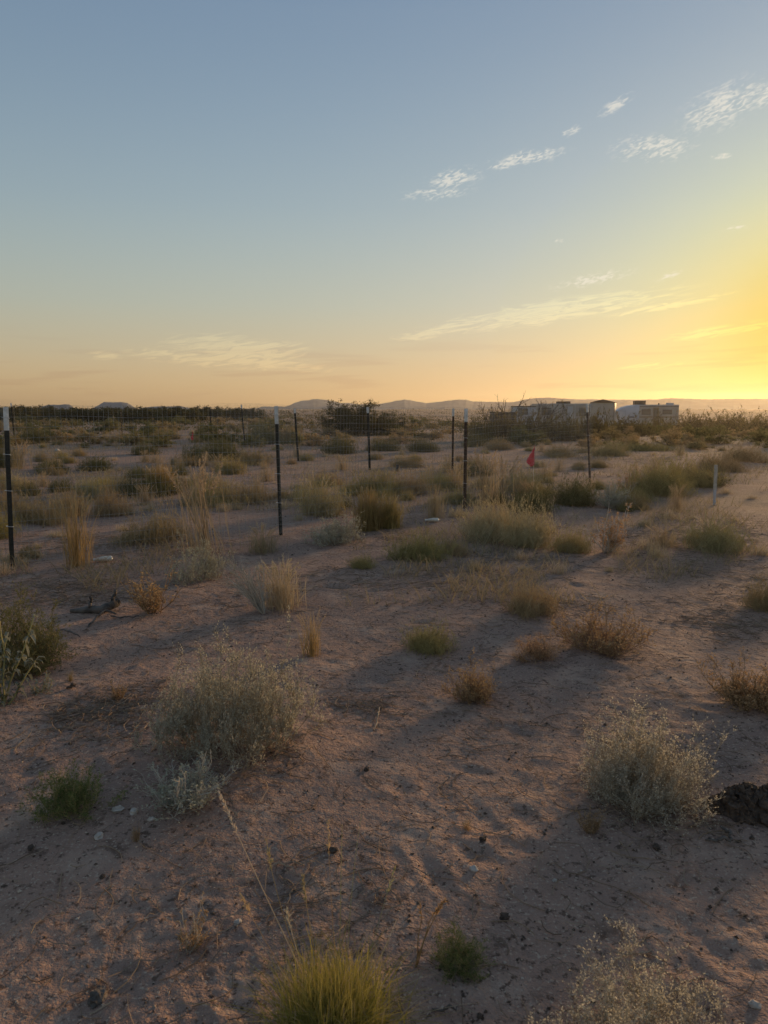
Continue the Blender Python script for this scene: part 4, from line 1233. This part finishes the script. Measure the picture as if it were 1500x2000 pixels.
def bottle(px, py, length, yaw, label):
    p = on(px, py); root = bpy.data.objects.new('plastic_bottle', None); col.objects.link(root); root.location = (p[0], p[1], p[2] + length * .15); root.rotation_euler = (0, -.03, yaw); tag(root, label, 'bottle')
    k = length / .2; xs = np.linspace(-.1, .07, 26)
    rad = np.interp(xs, [-.1, -.096, -.085, -.02, .02, .05, .07], [.001, .022, .029, .031, .028, .020, .012]) + .0012 * np.sin(xs * 300)
    g = Geo(); lathe(g, np.c_[-xs, rad] * k, 18, .85, .10, 3); obj('body', g.mesh('body', [M['bottle_plastic']], True), root)
    g = Geo(); lathe(g, np.c_[[-.066, -.067, -.085, -.086], [.001, .014, .014, .001]] * np.array([[k, k]]), 14); obj('cap', g.mesh('cap', [M['white_paint']], False), root)


bottle(200, 1098, .20, .30, 'crushed pale plastic bottle lying beside the golden straw tuft')
bottle(843, 1020, .20, -.05, 'pale plastic bottle lying near the pale green shrubs')


def wood(name, label, cat, pts_list, mat='dead_wood', sides=8, parts=()):
    root = bpy.data.objects.new(name, None); col.objects.link(root); base = np.array(pts_list[0][1][0][:3]); root.location = tuple(base); tag(root, label, cat)
    for pn, pts in pts_list:
        a = np.array(pts); s = np.linspace(0, 1, len(a)); t = np.linspace(0, 1, 14)
        P = np.stack([np.interp(t, s, a[:, c]) for c in range(3)], -1) - base; r = np.interp(t, s, a[:, 3])
        P += np.cumsum(rs(len(pn) + len(a)).normal(0, .004, P.shape), 0)
        g = Geo(); g.tubes(P[None], r[None], sides); obj(pn, g.mesh(pn, [M[mat]], True), root)
    return root


def gp(px, py, dz, r):
    p = on(px, py, dz); return [p[0], p[1], p[2], r]


wood('fallen_log', 'dark dead log with forked twigs lying left of the dry leafy plant', 'log', [
    ('trunk', [gp(136, 1197, .02, .012), gp(165, 1198, .025, .028), gp(200, 1198, .035, .034), gp(222, 1192, .045, .032), gp(228, 1191, .05, .026)]),
    ('stub', [gp(178, 1198, .04, .014), gp(177, 1197, .10, .008)]),
    ('stub', [gp(222, 1190, .06, .014), gp(226, 1190, .13, .010)]),
    ('twig', [gp(172, 1226, .008, .006), gp(190, 1212, .02, .009), gp(210, 1204, .03, .009), gp(228, 1204, .01, .006)]),
    ('twig', [gp(215, 1206, .015, .006), gp(240, 1210, .008, .005), gp(275, 1206, .005, .003)])])
wood('stick', 'pale fallen stick beside the dark green bush', 'stick', [('stem', [gp(110, 1233, .01, .004), gp(130, 1238, .015, .007), gp(150, 1246, .012, .006), gp(158, 1249, .01, .003)])], 'dead_wood', 6)
wood('stick', 'thin curved stick on the sand right of the large sage', 'stick', [('stem', [gp(727, 1430, .004, .003), gp(734, 1408, .015, .004), gp(744, 1388, .01, .003)])], 'dry_stick', 5)
wood('stick', 'forked dead twig on the sand at the right, below the dung', 'stick', [
    ('stem', [gp(1372, 1651, .005, .003), gp(1400, 1652, .008, .006), gp(1428, 1649, .005, .003)]), ('fork', [gp(1402, 1630, .012, .004), gp(1412, 1640, .012, .006), gp(1428, 1650, .006, .004)])], 'dead_wood', 6)
wood('stick', 'dark twig on the shaded soil near the bottom of the picture', 'stick', [('stem', [gp(838, 1974, .004, .003), gp(868, 1968, .008, .004), gp(900, 1964, .004, .002)])], 'dead_wood', 6)
wood('stick', 'dark bark sliver on the soil below the low grey weed', 'stick', [('stem', [gp(128, 1346, .006, .006), gp(142, 1343, .01, .010), gp(154, 1340, .006, .004)])], 'dark_clod', 6)


def lump(name, label, cat, px, py, size, mat, seed, squash=.6, group=None, rough=.25):
    """faceted stone or clod"""
    rng = rs(seed); nu, nv = 12, 8
    th, ph = np.meshgrid(np.arange(nu) * 2 * math.pi / nu, np.linspace(0.01, math.pi - .01, nv))
    D = np.stack([np.sin(ph) * np.cos(th), np.sin(ph) * np.sin(th), np.cos(ph)], -1)
    rr = 1 + rough * perlin(D[..., 0] * 1.6 + seed, D[..., 1] * 1.6 + D[..., 2] * 2, seed) * 2 + rough * .35 * rng.normal(size=(nv, 1)) * np.sin(ph)
    V = (D * rr[..., None] * np.array([size, size * .75, size * squash])).reshape(-1, 3)
    i = np.arange(nu * nv).reshape(nv, nu); j = np.roll(i, -1, 1)
    f = np.stack([i[:-1], j[:-1], j[1:], i[1:]], -1).reshape(-1, 4)[:, ::-1]
    p = on(px, py, size * squash * .35)
    o = obj(name, make_mesh(name, V, [(f, 0)], [M[mat]], False), None, p); o.rotation_euler = (0, 0, seed * 1.7)
    tag(o, label, cat, group)
    return o


lump('stone', 'pale stone, leftmost of the four below the grey twiggy shrub', 'stone', 193, 1637, .020, 'stone', 1)
lump('stone', 'pale stone right of the dark green herb, topmost of the four', 'stone', 231, 1588, .022, 'stone', 2)
lump('stone', 'pale stone just above the tiny dark sprig', 'stone', 262, 1594, .021, 'stone', 3)
lump('stone', 'small round pale stone right of the tiny dark sprig', 'stone', 296, 1608, .014, 'stone', 4)
lump('stone', 'small pale stone in the red soil at lower left', 'stone', 464, 1804, .014, 'stone', 6)
lump('stone', 'small pale stone on bare sand near the picture centre bottom', 'stone', 925, 1703, .016, 'stone', 7)
lump('stone', 'tiny white stone beside an upright dry stem', 'stone', 1083, 1716, .010, 'stone', 8)
lump('stone', 'pale stone right of the sage shrub at the bottom edge', 'stone', 1474, 1966, .016, 'stone', 9)
lump('stone', 'white stone lying far inside the fenced plot at left', 'stone', 112, 881, .10, 'stone', 10)
lump('stone', 'dark grey stone at the bottom left of the picture', 'stone', 190, 1950, .030, 'dead_wood', 12)
for i, (px, py) in enumerate([(124, 1610), (716, 1508), (648, 1663), (200, 1713), (944, 1645), (1282, 1665), (1468, 1645), (60, 1658), (985, 1796), (938, 1990)]):
    lump('soil_clod', 'small dark crumb lying loose on the foreground sand', 'clod', px, py, .010 + .004 * (i % 3), 'dark_clod', 20 + i, .7, 'dark crumbs on the sand', .35)

# dry dung: a crusted heap of dark lumps with a bleached rag under its rim
p = on(1470, 1592); root = bpy.data.objects.new('dry_dung', None); col.objects.link(root); root.location = tuple(p); tag(root, 'crumbling dark heap of dry dung at the right edge of the picture', 'dung')
rng = rs(8); g = Geo()
for i in range(170):
    a = rng.uniform(0, 6.28); r = math.sqrt(rng.rand()); sz = rng.uniform(.008, .026)
    c = np.array([r * math.cos(a) * .17, r * math.sin(a) * .085, (1 - r * r) * .075 + .004]); th, ph = np.meshgrid(np.arange(7) * 2 * math.pi / 7, np.linspace(.05, math.pi - .05, 5))
    D = np.stack([np.sin(ph) * np.cos(th), np.sin(ph) * np.sin(th), np.cos(ph)], -1) * (1 + .3 * rng.normal(size=(5, 7, 1))) * sz
    q = np.arange(35).reshape(5, 7); w = np.roll(q, -1, 1); g.add((D + c).reshape(-1, 3), np.stack([q[:-1], w[:-1], w[1:], q[1:]], -1).reshape(-1, 4), np.array([.5, .5, 0, 1.0]))
o = obj('crumbs', g.mesh('crumbs', [M['dark_clod']]), root); o['kind'] = 'stuff'
g = Geo(); th, ph = np.meshgrid(np.linspace(0, 2 * math.pi, 30), np.linspace(0, 1, 8)); rr = np.cos(ph * math.pi / 2) ** .6 * (1 + .10 * np.sin(5 * th) + .07 * np.sin(11 * th))
V = np.stack([rr * np.cos(th) * .165, rr * np.sin(th) * .085, ph * .075 + .004 * np.sin(17 * th + 9 * ph) - .006], -1); i = np.arange(240).reshape(8, 30)
g.add(V.reshape(-1, 3), np.stack([i[:-1, :-1], i[:-1, 1:], i[1:, 1:], i[1:, :-1]], -1).reshape(-1, 4), np.array([.5, .5, 0, 1.0])); obj('heap', g.mesh('heap', [M['dark_clod']], True), root)
p2_ = on(1434, 1578); g = Geo(); u, v = np.meshgrid(np.linspace(-1, 1, 8), np.linspace(0, 1, 6)); V = np.stack([u * .018 + .01 * v, .01 * np.sin(u * 4) + .006 * v, v * .05 + .004 * np.sin(u * 7)], -1).reshape(-1, 3); i = np.arange(48).reshape(6, 8)
f = np.stack([i[:-1, :-1], i[:-1, 1:], i[1:, 1:], i[1:, :-1]], -1).reshape(-1, 4); g.add(V, f, np.array([.5, .5, 0, 1.0])); g.add(V + np.array([0, .003, 0]), f[:, ::-1], np.array([.5, .5, 0, 1.0]))
tag(obj('white_scrap', g.mesh('white_scrap', [M['stone']], True), None, p2_), 'small whitish scrap leaning on the dark dung heap', 'scrap')


# lime green grass tuft at the bottom edge with long seed stalks
asp, parts = variant('lime', 0)
p = on(655, 2050); h = .235; root = bpy.data.objects.new('lime_grass_tuft', None); col.objects.link(root); root.location = tuple(p)
tag(root, 'lime green grass tuft with long pale stalks at the bottom edge', 'grass')
for pn, me in parts.items():
    q = obj(pn, me, root); q.scale = (.30, .30, h)


q = obj('dry_blades', tuft(5, .8, 420, .0042, .45, 'thin_straw', 0, basew=.25)['blades'], root); q.scale = (.30, .30, h * .95)


def stalk_to(px0, py0, px1, py1, dist, bend, r, mat, head):
    a = np.array([p[0] + (px0 - 655) * .0011, p[1] + .02, p[2]]); d = ray(px1, py1); b = np.array([0, 0, CAM_H]) + d / d[1] * dist
    t = np.linspace(0, 1, 12)[:, None]; mid = (a + b) / 2 + np.array(bend)
    P = a * (1 - t) ** 2 + 2 * mid * t * (1 - t) + b * t * t - p
    g = Geo(); g.tubes(P[None], np.linspace(r, r * .55, 12)[None], 4)
    if head:
        rg = rs(int(px1)); aa, dd = along(rg, P[None], head, .78); g.leaves(aa, dd + rg.normal(0, .35, (head, 3)), rg.uniform(.010, .022, head), .0022, rg)
    obj('seed_stalk', g.mesh('seed_stalk', [M[mat]]), root)


for a in [(655, 2000, 428, 1548, 2.05, (-.03, 0, .05), .0016, 'pale_straw', 60), (640, 2000, 520, 1640, 2.0, (-.05, 0, .06), .0010, 'straw', 40), (660, 2000, 668, 1610, 1.95, (0, 0, .02), .0011, 'broom_stem', 0),
          (675, 2000, 706, 1590, 1.95, (-.02, 0, .03), .0010, 'broom_stem', 0), (650, 2000, 592, 1716, 1.9, (-.02, 0, .05), .0012, 'straw', 60), (670, 2000, 772, 1690, 1.95, (.01, 0, .03), .0008, 'broom_stem', 20),
          (640, 2000, 560, 1780, 1.85, (-.03, 0, .06), .0014, 'pale_straw', 50), (670, 2000, 690, 1930, 1.8, (.01, 0, .05), .0018, 'pale_straw', 0), (640, 2000, 470, 1745, 1.95, (-.06, 0, .08), .0009, 'straw', 50),
          (668, 2000, 640, 1600, 2.1, (-.01, 0, .03), .0008, 'straw', 30), (665, 2000, 775, 1795, 1.9, (.03, 0, .06), .0010, 'pale_straw', 0)]:
    stalk_to(*a)


# ------------------------------------------------------------------ loose litter nobody could count
def litter():
    rng = rs(55); spots = []
    for (px, py, rad, n) in [(225, 1388, .34, 420), (700, 1382, .22, 110), (90, 1150, .7, 420), (180, 1165, .5, 260), (860, 1130, .8, 420), (1380, 1120, .9, 420), (1420, 1200, .6, 200), (1300, 1055, .9, 300), (1450, 1040, 1.1, 300),
                             (470, 1492, .30, 160), (1290, 1590, .26, 170), (1250, 1490, .3, 120), (1430, 1225, .4, 160), (330, 1060, .7, 260), (760, 1045, .7, 200), (1000, 1090, .7, 260), (610, 1130, .8, 160), (500, 1160, .5, 140),
                             (1010, 1430, .4, 60), (650, 1750, .3, 90), (350, 1250, .5, 90), (960, 1260, .9, 160), (150, 1060, .8, 300), (1090, 1180, .5, 140), (980, 920, 3, 260), (600, 930, 3, 260), (200, 920, 3, 260), (1300, 900, 3, 260)]:
        c = at(px, py); spots.append(np.c_[rng.normal(c[0], rad * .55, n), rng.normal(c[1], rad * .55, n)])
    n = 1100; yv = np.exp(rng.uniform(math.log(1.5), math.log(14), n)); spots.append(np.c_[rng.uniform(-.55, .55, n) * yv, yv])
    C = np.concatenate(spots); C = C[C[:, 1] > 1.2]; n = len(C); k = 5; a = rng.uniform(0, 6.28, n); ln = rng.uniform(.03, .16, n) * np.where(rng.rand(n) < .1, 1.8, 1) * (1 + C[:, 1] * .02)
    t = np.linspace(-.5, .5, k); cur = rng.normal(0, .9, n); P = np.zeros((n, k, 3))
    P[..., 0] = C[:, 0:1] + ln[:, None] * (t * np.cos(a)[:, None] - cur[:, None] * (t * t) * np.sin(a)[:, None]); P[..., 1] = C[:, 1:2] + ln[:, None] * (t * np.sin(a)[:, None] + cur[:, None] * (t * t) * np.cos(a)[:, None])
    P[..., 2] = surf(P[..., 0], P[..., 1]) + .003 + rng.uniform(0, .02, (n, 1)) * rng.rand(n, k)
    g = Geo(); g.tubes(P, (rng.uniform(.0007, .0018, n) * (1 + C[:, 1] * .05))[:, None], 3)
    tag(obj('straw_litter', g.mesh('straw_litter', [plant_mat('litter', (.15, .11, .08), (.34, .26, .175), None, .1)])), 'dry straw and twig litter strewn over the sand', None, None, 'stuff')
    # pellets, grit and crumbs
    for nm, lab, mat, cnt, smin, smax, seed in [('soil_crumbs', 'dark crumbs and droppings strewn over the sand', 'dark_clod', 1700, .0015, .006, 3), ('pebbles', 'pale grit and tiny pebbles strewn over the sand', 'grit', 2400, .001, .0045, 4)]:
        rng = rs(seed); yv = np.exp(rng.uniform(math.log(1.45), math.log(11), cnt)); xv = rng.uniform(-.56, .56, cnt) * yv
        if nm == 'soil_crumbs':
            extra = [at(1430, 1500)] * 40 + [at(1400, 1640)] * 25 + [at(540, 1480)] * 25; e = np.array(extra); xv = np.r_[xv, e[:, 0] + rng.normal(0, .13, len(e))]; yv = np.r_[yv, e[:, 1] + rng.normal(0, .13, len(e))]
        m = len(xv); sz = rng.uniform(smin, smax, m) * rng.uniform(.5, 1, m) * (1 + .12 * yv)
        B = np.array([[1, 0, 0], [0, 1, 0], [-1, 0, 0], [0, -1, 0], [0, 0, 1], [0, 0, -1], [.7, .7, .5], [-.7, -.6, .4]])[:6]
        T = np.array([[0, 1, 4], [1, 2, 4], [2, 3, 4], [3, 0, 4], [1, 0, 5], [2, 1, 5], [3, 2, 5], [0, 3, 5]])
        V = B[None] * sz[:, None, None] * (1 + .35 * rng.normal(size=(m, 6, 1))) * np.array([1.3, 1, .75]); ca, sa = np.cos(xv * 99)[:, None], np.sin(xv * 99)[:, None]
        V = np.stack([V[..., 0] * ca - V[..., 1] * sa, V[..., 0] * sa + V[..., 1] * ca, V[..., 2]], -1) + np.stack([xv, yv, surf(xv, yv) + sz * .4], 1)[:, None]
        g = Geo(); g.add(V, (T[None] + np.arange(m)[:, None, None] * 6).reshape(-1, 3), np.array([.5, .5, 0, 1.0])); tag(obj(nm, g.mesh(nm, [M[mat]])), lab, None, None, 'stuff')


litter()


def thin_grass():
    rng = rs(66); n = 64000
    yv = np.exp(rng.uniform(math.log(5.5), math.log(130), n)); xv = rng.uniform(-.56, .56, n) * yv
    keep = perlin(xv / 2.6, yv / 2.6, 41) + .5 * perlin(xv / .7, yv / .7, 42) + .25 * perlin(xv / 9, yv / 9, 43) > .10
    xv, yv = xv[keep], yv[keep]; n = len(xv); h = rng.uniform(.04, .17, n) * (1 + yv * .02); a = rng.uniform(0, 6.28, n); k = 4; s = np.linspace(0, 1, k)[None]
    P = np.stack([xv[:, None] + (h * rng.uniform(.2, 1.4, n))[:, None] * s ** 1.5 * np.cos(a)[:, None], yv[:, None] + h[:, None] * s ** 1.5 * np.sin(a)[:, None], surf(xv, yv)[:, None] - .01 + h[:, None] * s], -1)
    g = Geo(); g.ribbons(P, (.0016 * (1 + yv * .10))[:, None] * np.array([1, 1, .8, .2])[None], unit(np.stack([rng.normal(size=n), rng.normal(size=n), 0 * xv], 1)))
    tag(obj('thin_grass', g.mesh('thin_grass', [plant_mat('thin_grass', (.22, .18, .10), (.40, .32, .20), None, .35)])), 'thin short dried grass over the ground around the fences', None, None, 'stuff')


thin_grass()


# ------------------------------------------------------------------ trailers, camper and sheds beyond the thicket
def extrude_profile(g, prof, x0, x1, mi=0):
    """closed outline in the y-z plane drawn along x"""
    n = len(prof); v = np.vstack([np.c_[np.full(n, x0), prof], np.c_[np.full(n, x1), prof]]); i = np.arange(n); j = (i + 1) % n
    g.add(v, np.stack([i, j, j + n, i + n], -1), np.array([.5, .5, 0, 1.0]), mi); k = g.n - 2 * n
    g.f.append((i[::-1][None] + k, mi)); g.f.append(((i + n)[None] + k, mi))


def building(name, label, cat, px, dist, yaw):
    d = ray(px, 797); d = d / d[1]; x = d[0] * dist; z = float(surf(x, dist))
    root = bpy.data.objects.new(name, None); col.objects.link(root); root.location = (x, dist, z); root.rotation_euler = (0, 0, yaw); tag(root, label, cat)
    return root


def bpart(root, name, mat, lo, hi, parent=None, smooth=False):
    g = Geo(); g.box(lo, hi); o = obj(name, g.mesh(name, [M[mat]]), parent or root)
    return o


def wheel(root, x, y, r=.36):
    g = Geo(); prof = np.array([[-.11, .02], [-.11, r * .8], [-.08, r], [.08, r], [.11, r * .8], [.11, .02]]); lathe(g, prof, 20); o = obj('wheel', g.mesh('wheel', [M['rubber']]), root, (x, y, r)); o.rotation_euler = (0, 0, math.pi / 2)
    g = Geo(); lathe(g, np.array([[-.115, .01], [-.115, r * .5], [.115, r * .5], [.115, .01]]), 14); obj('rim', g.mesh('rim', [M['rv_grey']]), o)


def window(root, x0, x1, z0, z1, y, s=-1):
    f = bpart(root, 'window', 'dark_trim', (x0 - .05, y if s < 0 else y - .0, z0 - .05), (x1 + .05, y + .03, z1 + .05))
    bpart(root, 'pane', 'window_glass', (x0, y - .012, z0), (x1, y + .01, z1), f)


def height_for(root, py):
    """z (above the base) that shows at row py"""
    q = ray(750, py); return CAM_H + q[2] / q[1] * root.location.y - root.location.z


# camper with a rounded front cap, its long side turned to the viewer
r = building('camper_trailer', 'white camper trailer with rounded nose and dark roof unit behind the thicket', 'trailer', 1262, 92, -.10)
H = height_for(r, 790.5); L2 = 3.55
g = Geo(); prof = np.array([(-1.2, .55), (-1.25, .8), (-1.25, H - .16), (-1.12, H), (1.12, H), (1.25, H - .16), (1.25, .55)]); extrude_profile(g, prof, -1.1, L2); obj('body', g.mesh('body', [M['rv_white']]), r)
g = Geo(); ks = 8
for i in range(ks):
    t0, t1 = i / ks, (i + 1) / ks; f0, f1 = math.cos(t0 * 1.25), math.cos(t1 * 1.25)
    a = prof * np.array([.985, 1]); z0 = (a[:, 1] - 1.1) * (.45 + .55 * f0) + 1.1; z1 = (a[:, 1] - 1.1) * (.45 + .55 * f1) + 1.1
    n = len(prof); xa = -1.1 - 2.5 * math.sin(t0 * 1.25) / math.sin(1.25); xb = -1.1 - 2.5 * math.sin(t1 * 1.25) / math.sin(1.25)
    v = np.vstack([np.c_[np.full(n, xa), a[:, 0], z0 - .004], np.c_[np.full(n, xb), a[:, 0], z1 - .004]]); q = np.arange(n); w = (q + 1) % n; g.add(v, np.stack([w, q, q + n, w + n], -1), np.array([.5, .5, 0, 1.0]))
g.f.append(((np.arange(len(prof)))[None] + g.n - len(prof), 0)); obj('front_cap', g.mesh('front_cap', [M['rv_grey']], True), r)
ac = bpart(r, 'roof_unit', 'dark_trim', (-1.5, -.5, H + .002), (-.2, .5, H + .50)); bpart(r, 'roof_vent', 'rv_grey', (2.4, -.25, H + .002), (3.2, .25, H + .22)); bpart(r, 'vent_pipe', 'dark_trim', (1.4, -.06, H + .002), (1.55, .06, H + .2))
dr = bpart(r, 'door', 'rv_tan', (.55, -1.285, .62), (1.2, -1.252, H - .35)); bpart(r, 'pane', 'window_glass', (.68, -1.297, 1.7), (1.07, -1.287, H - .55), dr); bpart(r, 'handle', 'dark_trim', (.60, -1.31, 1.5), (.66, -1.287, 1.6), dr)
window(r, -.75, .2, H - 1.15, H - .6, -1.275); window(r, 1.7, 2.7, H - 1.1, H - .65, -1.275)
bpart(r, 'stripe', 'rv_tan', (-1.05, -1.262, H - 1.55), (.5, -1.2515, H - 1.42)); bpart(r, 'stripe', 'rv_tan', (1.25, -1.262, H - 1.55), (L2 - .05, -1.2515, H - 1.42)); bpart(r, 'roof_trim', 'dark_trim', (-1.05, -1.275, H - .22), (L2 - .05, -1.2515, H - .15))
bpart(r, 'badge', 'dark_trim', (-2.3, -1.27, 1.62), (-1.7, -1.235, 1.74))
for x in (.1, .95):
    wheel(r, x, -1.1); wheel(r, x, 1.1)
# long white trailer
r = building('long_trailer', 'long white trailer with a flat roof left of the gabled shed', 'trailer', 1098, 84, .06)
H = height_for(r, 788.5)
g = Geo(); extrude_profile(g, np.array([(-1.2, .5), (-1.22, .7), (-1.22, H - .1), (-1.14, H), (1.14, H), (1.22, H - .1), (1.22, .5)]), -3.2, 3.1); obj('body', g.mesh('body', [M['rv_white']]), r)
bpart(r, 'roof_unit', 'dark_trim', (-.6, -.4, H + .002), (.8, .4, H + .26)); window(r, -2.6, -1.7, H - 1.2, H - .5, -1.245); window(r, 1.6, 2.7, H - 1.3, H - .5, -1.245); dr = bpart(r, 'door', 'rv_grey', (.1, -1.25, .55), (.85, -1.222, H - .3)); bpart(r, 'handle', 'dark_trim', (.16, -1.27, 1.4), (.22, -1.251, 1.5), dr)
for i in range(11):
    x = -3.0 + i * .58
    if not (-2.7 < x < -1.6 or 1.5 < x < 2.8 or 0 < x < .95):
        bpart(r, 'side_rib', 'rv_grey', (x, -1.245, .6), (x + .05, -1.2215, H - .12))
for x in (.9, 1.7):
    wheel(r, x, -1.0); wheel(r, x, 1.0)
# gabled white shed
r = building('shed', 'small white shed with a dark gable roof between the trailers', 'shed', 1178, 88, -.35)
H = height_for(r, 786.5); HP = height_for(r, 780)
g = Geo(); g.box((-1.35, -1.35, -.1), (1.35, 2.2, H)); obj('wall', g.mesh('wall', [M['rv_white']]), r)
g = Geo(); v = np.array([(-1.5, H + .01), (1.5, H + .01), (0, HP)]); n = 3; V = np.vstack([np.c_[v[:, 0], np.full(3, -1.5), v[:, 1]], np.c_[v[:, 0], np.full(3, 2.35), v[:, 1]]])
g.add(V, np.array([[0, 1, 4, 3], [1, 2, 5, 4], [2, 0, 3, 5]]), np.array([.5, .5, 0, 1.0])); g.f.append((np.array([[0, 2, 1], [3, 4, 5]]), 0)); obj('roof', g.mesh('roof', [M['shingle']]), r)
dr = bpart(r, 'door', 'rv_grey', (-.4, -1.385, 0), (.45, -1.352, 2.0)); bpart(r, 'handle', 'dark_trim', (.3, -1.41, .95), (.38, -1.386, 1.05), dr); window(r, -1.1, -.6, 1.3, 1.8, -1.375)
bpart(r, 'corner_board', 'dark_trim', (1.30, -1.37, -.1), (1.37, -1.3505, H)); bpart(r, 'corner_board', 'dark_trim', (-1.37, -1.37, -.1), (-1.30, -1.3505, H))
# grey-blue box trailer
r = building('box_trailer', 'grey-blue box trailer with dark end windows left of the long trailer', 'trailer', 1022, 80, .12)
H = height_for(r, 794.0)
g = Geo(); extrude_profile(g, np.array([(-1.1, .5), (-1.12, .7), (-1.12, H - .08), (-1.05, H), (1.05, H), (1.12, H - .08), (1.12, .5)]), -1.0, 1.05); obj('body', g.mesh('body', [M['rv_grey']]), r)
window(r, -.85, -.5, H - 1.0, H - .2, -1.145); window(r, -.35, 0.1, H - .8, H - .25, -1.145); bpart(r, 'roof_rim', 'dark_trim', (-1.02, -1.14, H - .07), (1.07, 1.14, H + .04))
wheel(r, .3, -.95); wheel(r, .3, .95)
# low brown shed
r = building('flat_shed', 'brown flat-roofed shed half hidden between two trailers', 'shed', 1062, 90, .05)
H = height_for(r, 793.5); bpart(r, 'wall', 'rv_tan', (-1.2, -1.2, -.1), (1.2, 1.2, H)); bpart(r, 'roof', 'shingle', (-1.3, -1.3, H + .002), (1.3, 1.3, H + .12)); bpart(r, 'door', 'dark_trim', (-.3, -1.24, 0), (.5, -1.202, 1.9))
r = building('low_shed', 'low dark flat-topped shed right of the dead tree', 'shed', 982, 78, .1)
H = height_for(r, 806); bpart(r, 'wall', 'dark_trim', (-1.1, -1.0, -.1), (1.2, 1.0, H)); bpart(r, 'roof', 'shingle', (-1.2, -1.1, H + .002), (1.3, 1.1, H + .08)); bpart(r, 'door', 'rv_tan', (-.2, -1.03, 0), (.6, -1.002, H - .1))

# ------------------------------------------------------------------ dusty evening air
m, nt, N, L, pb = new_mat('haze_air'); N.remove(pb)
v = N.new('ShaderNodeVolumePrincipled'); v.inputs['Color'].default_value = (.95, .88, .74, 1); v.inputs['Density'].default_value = .00029; v.inputs['Anisotropy'].default_value = .66
L.new(v.outputs[0], N['Material Output'].inputs['Volume'])
g = Geo(); g.box((-1320, -1320, -9), (1320, 1320, 25))
tag(obj('haze', g.mesh('haze', [m])), 'thin dusty evening haze over the plain', None, None, 'stuff')
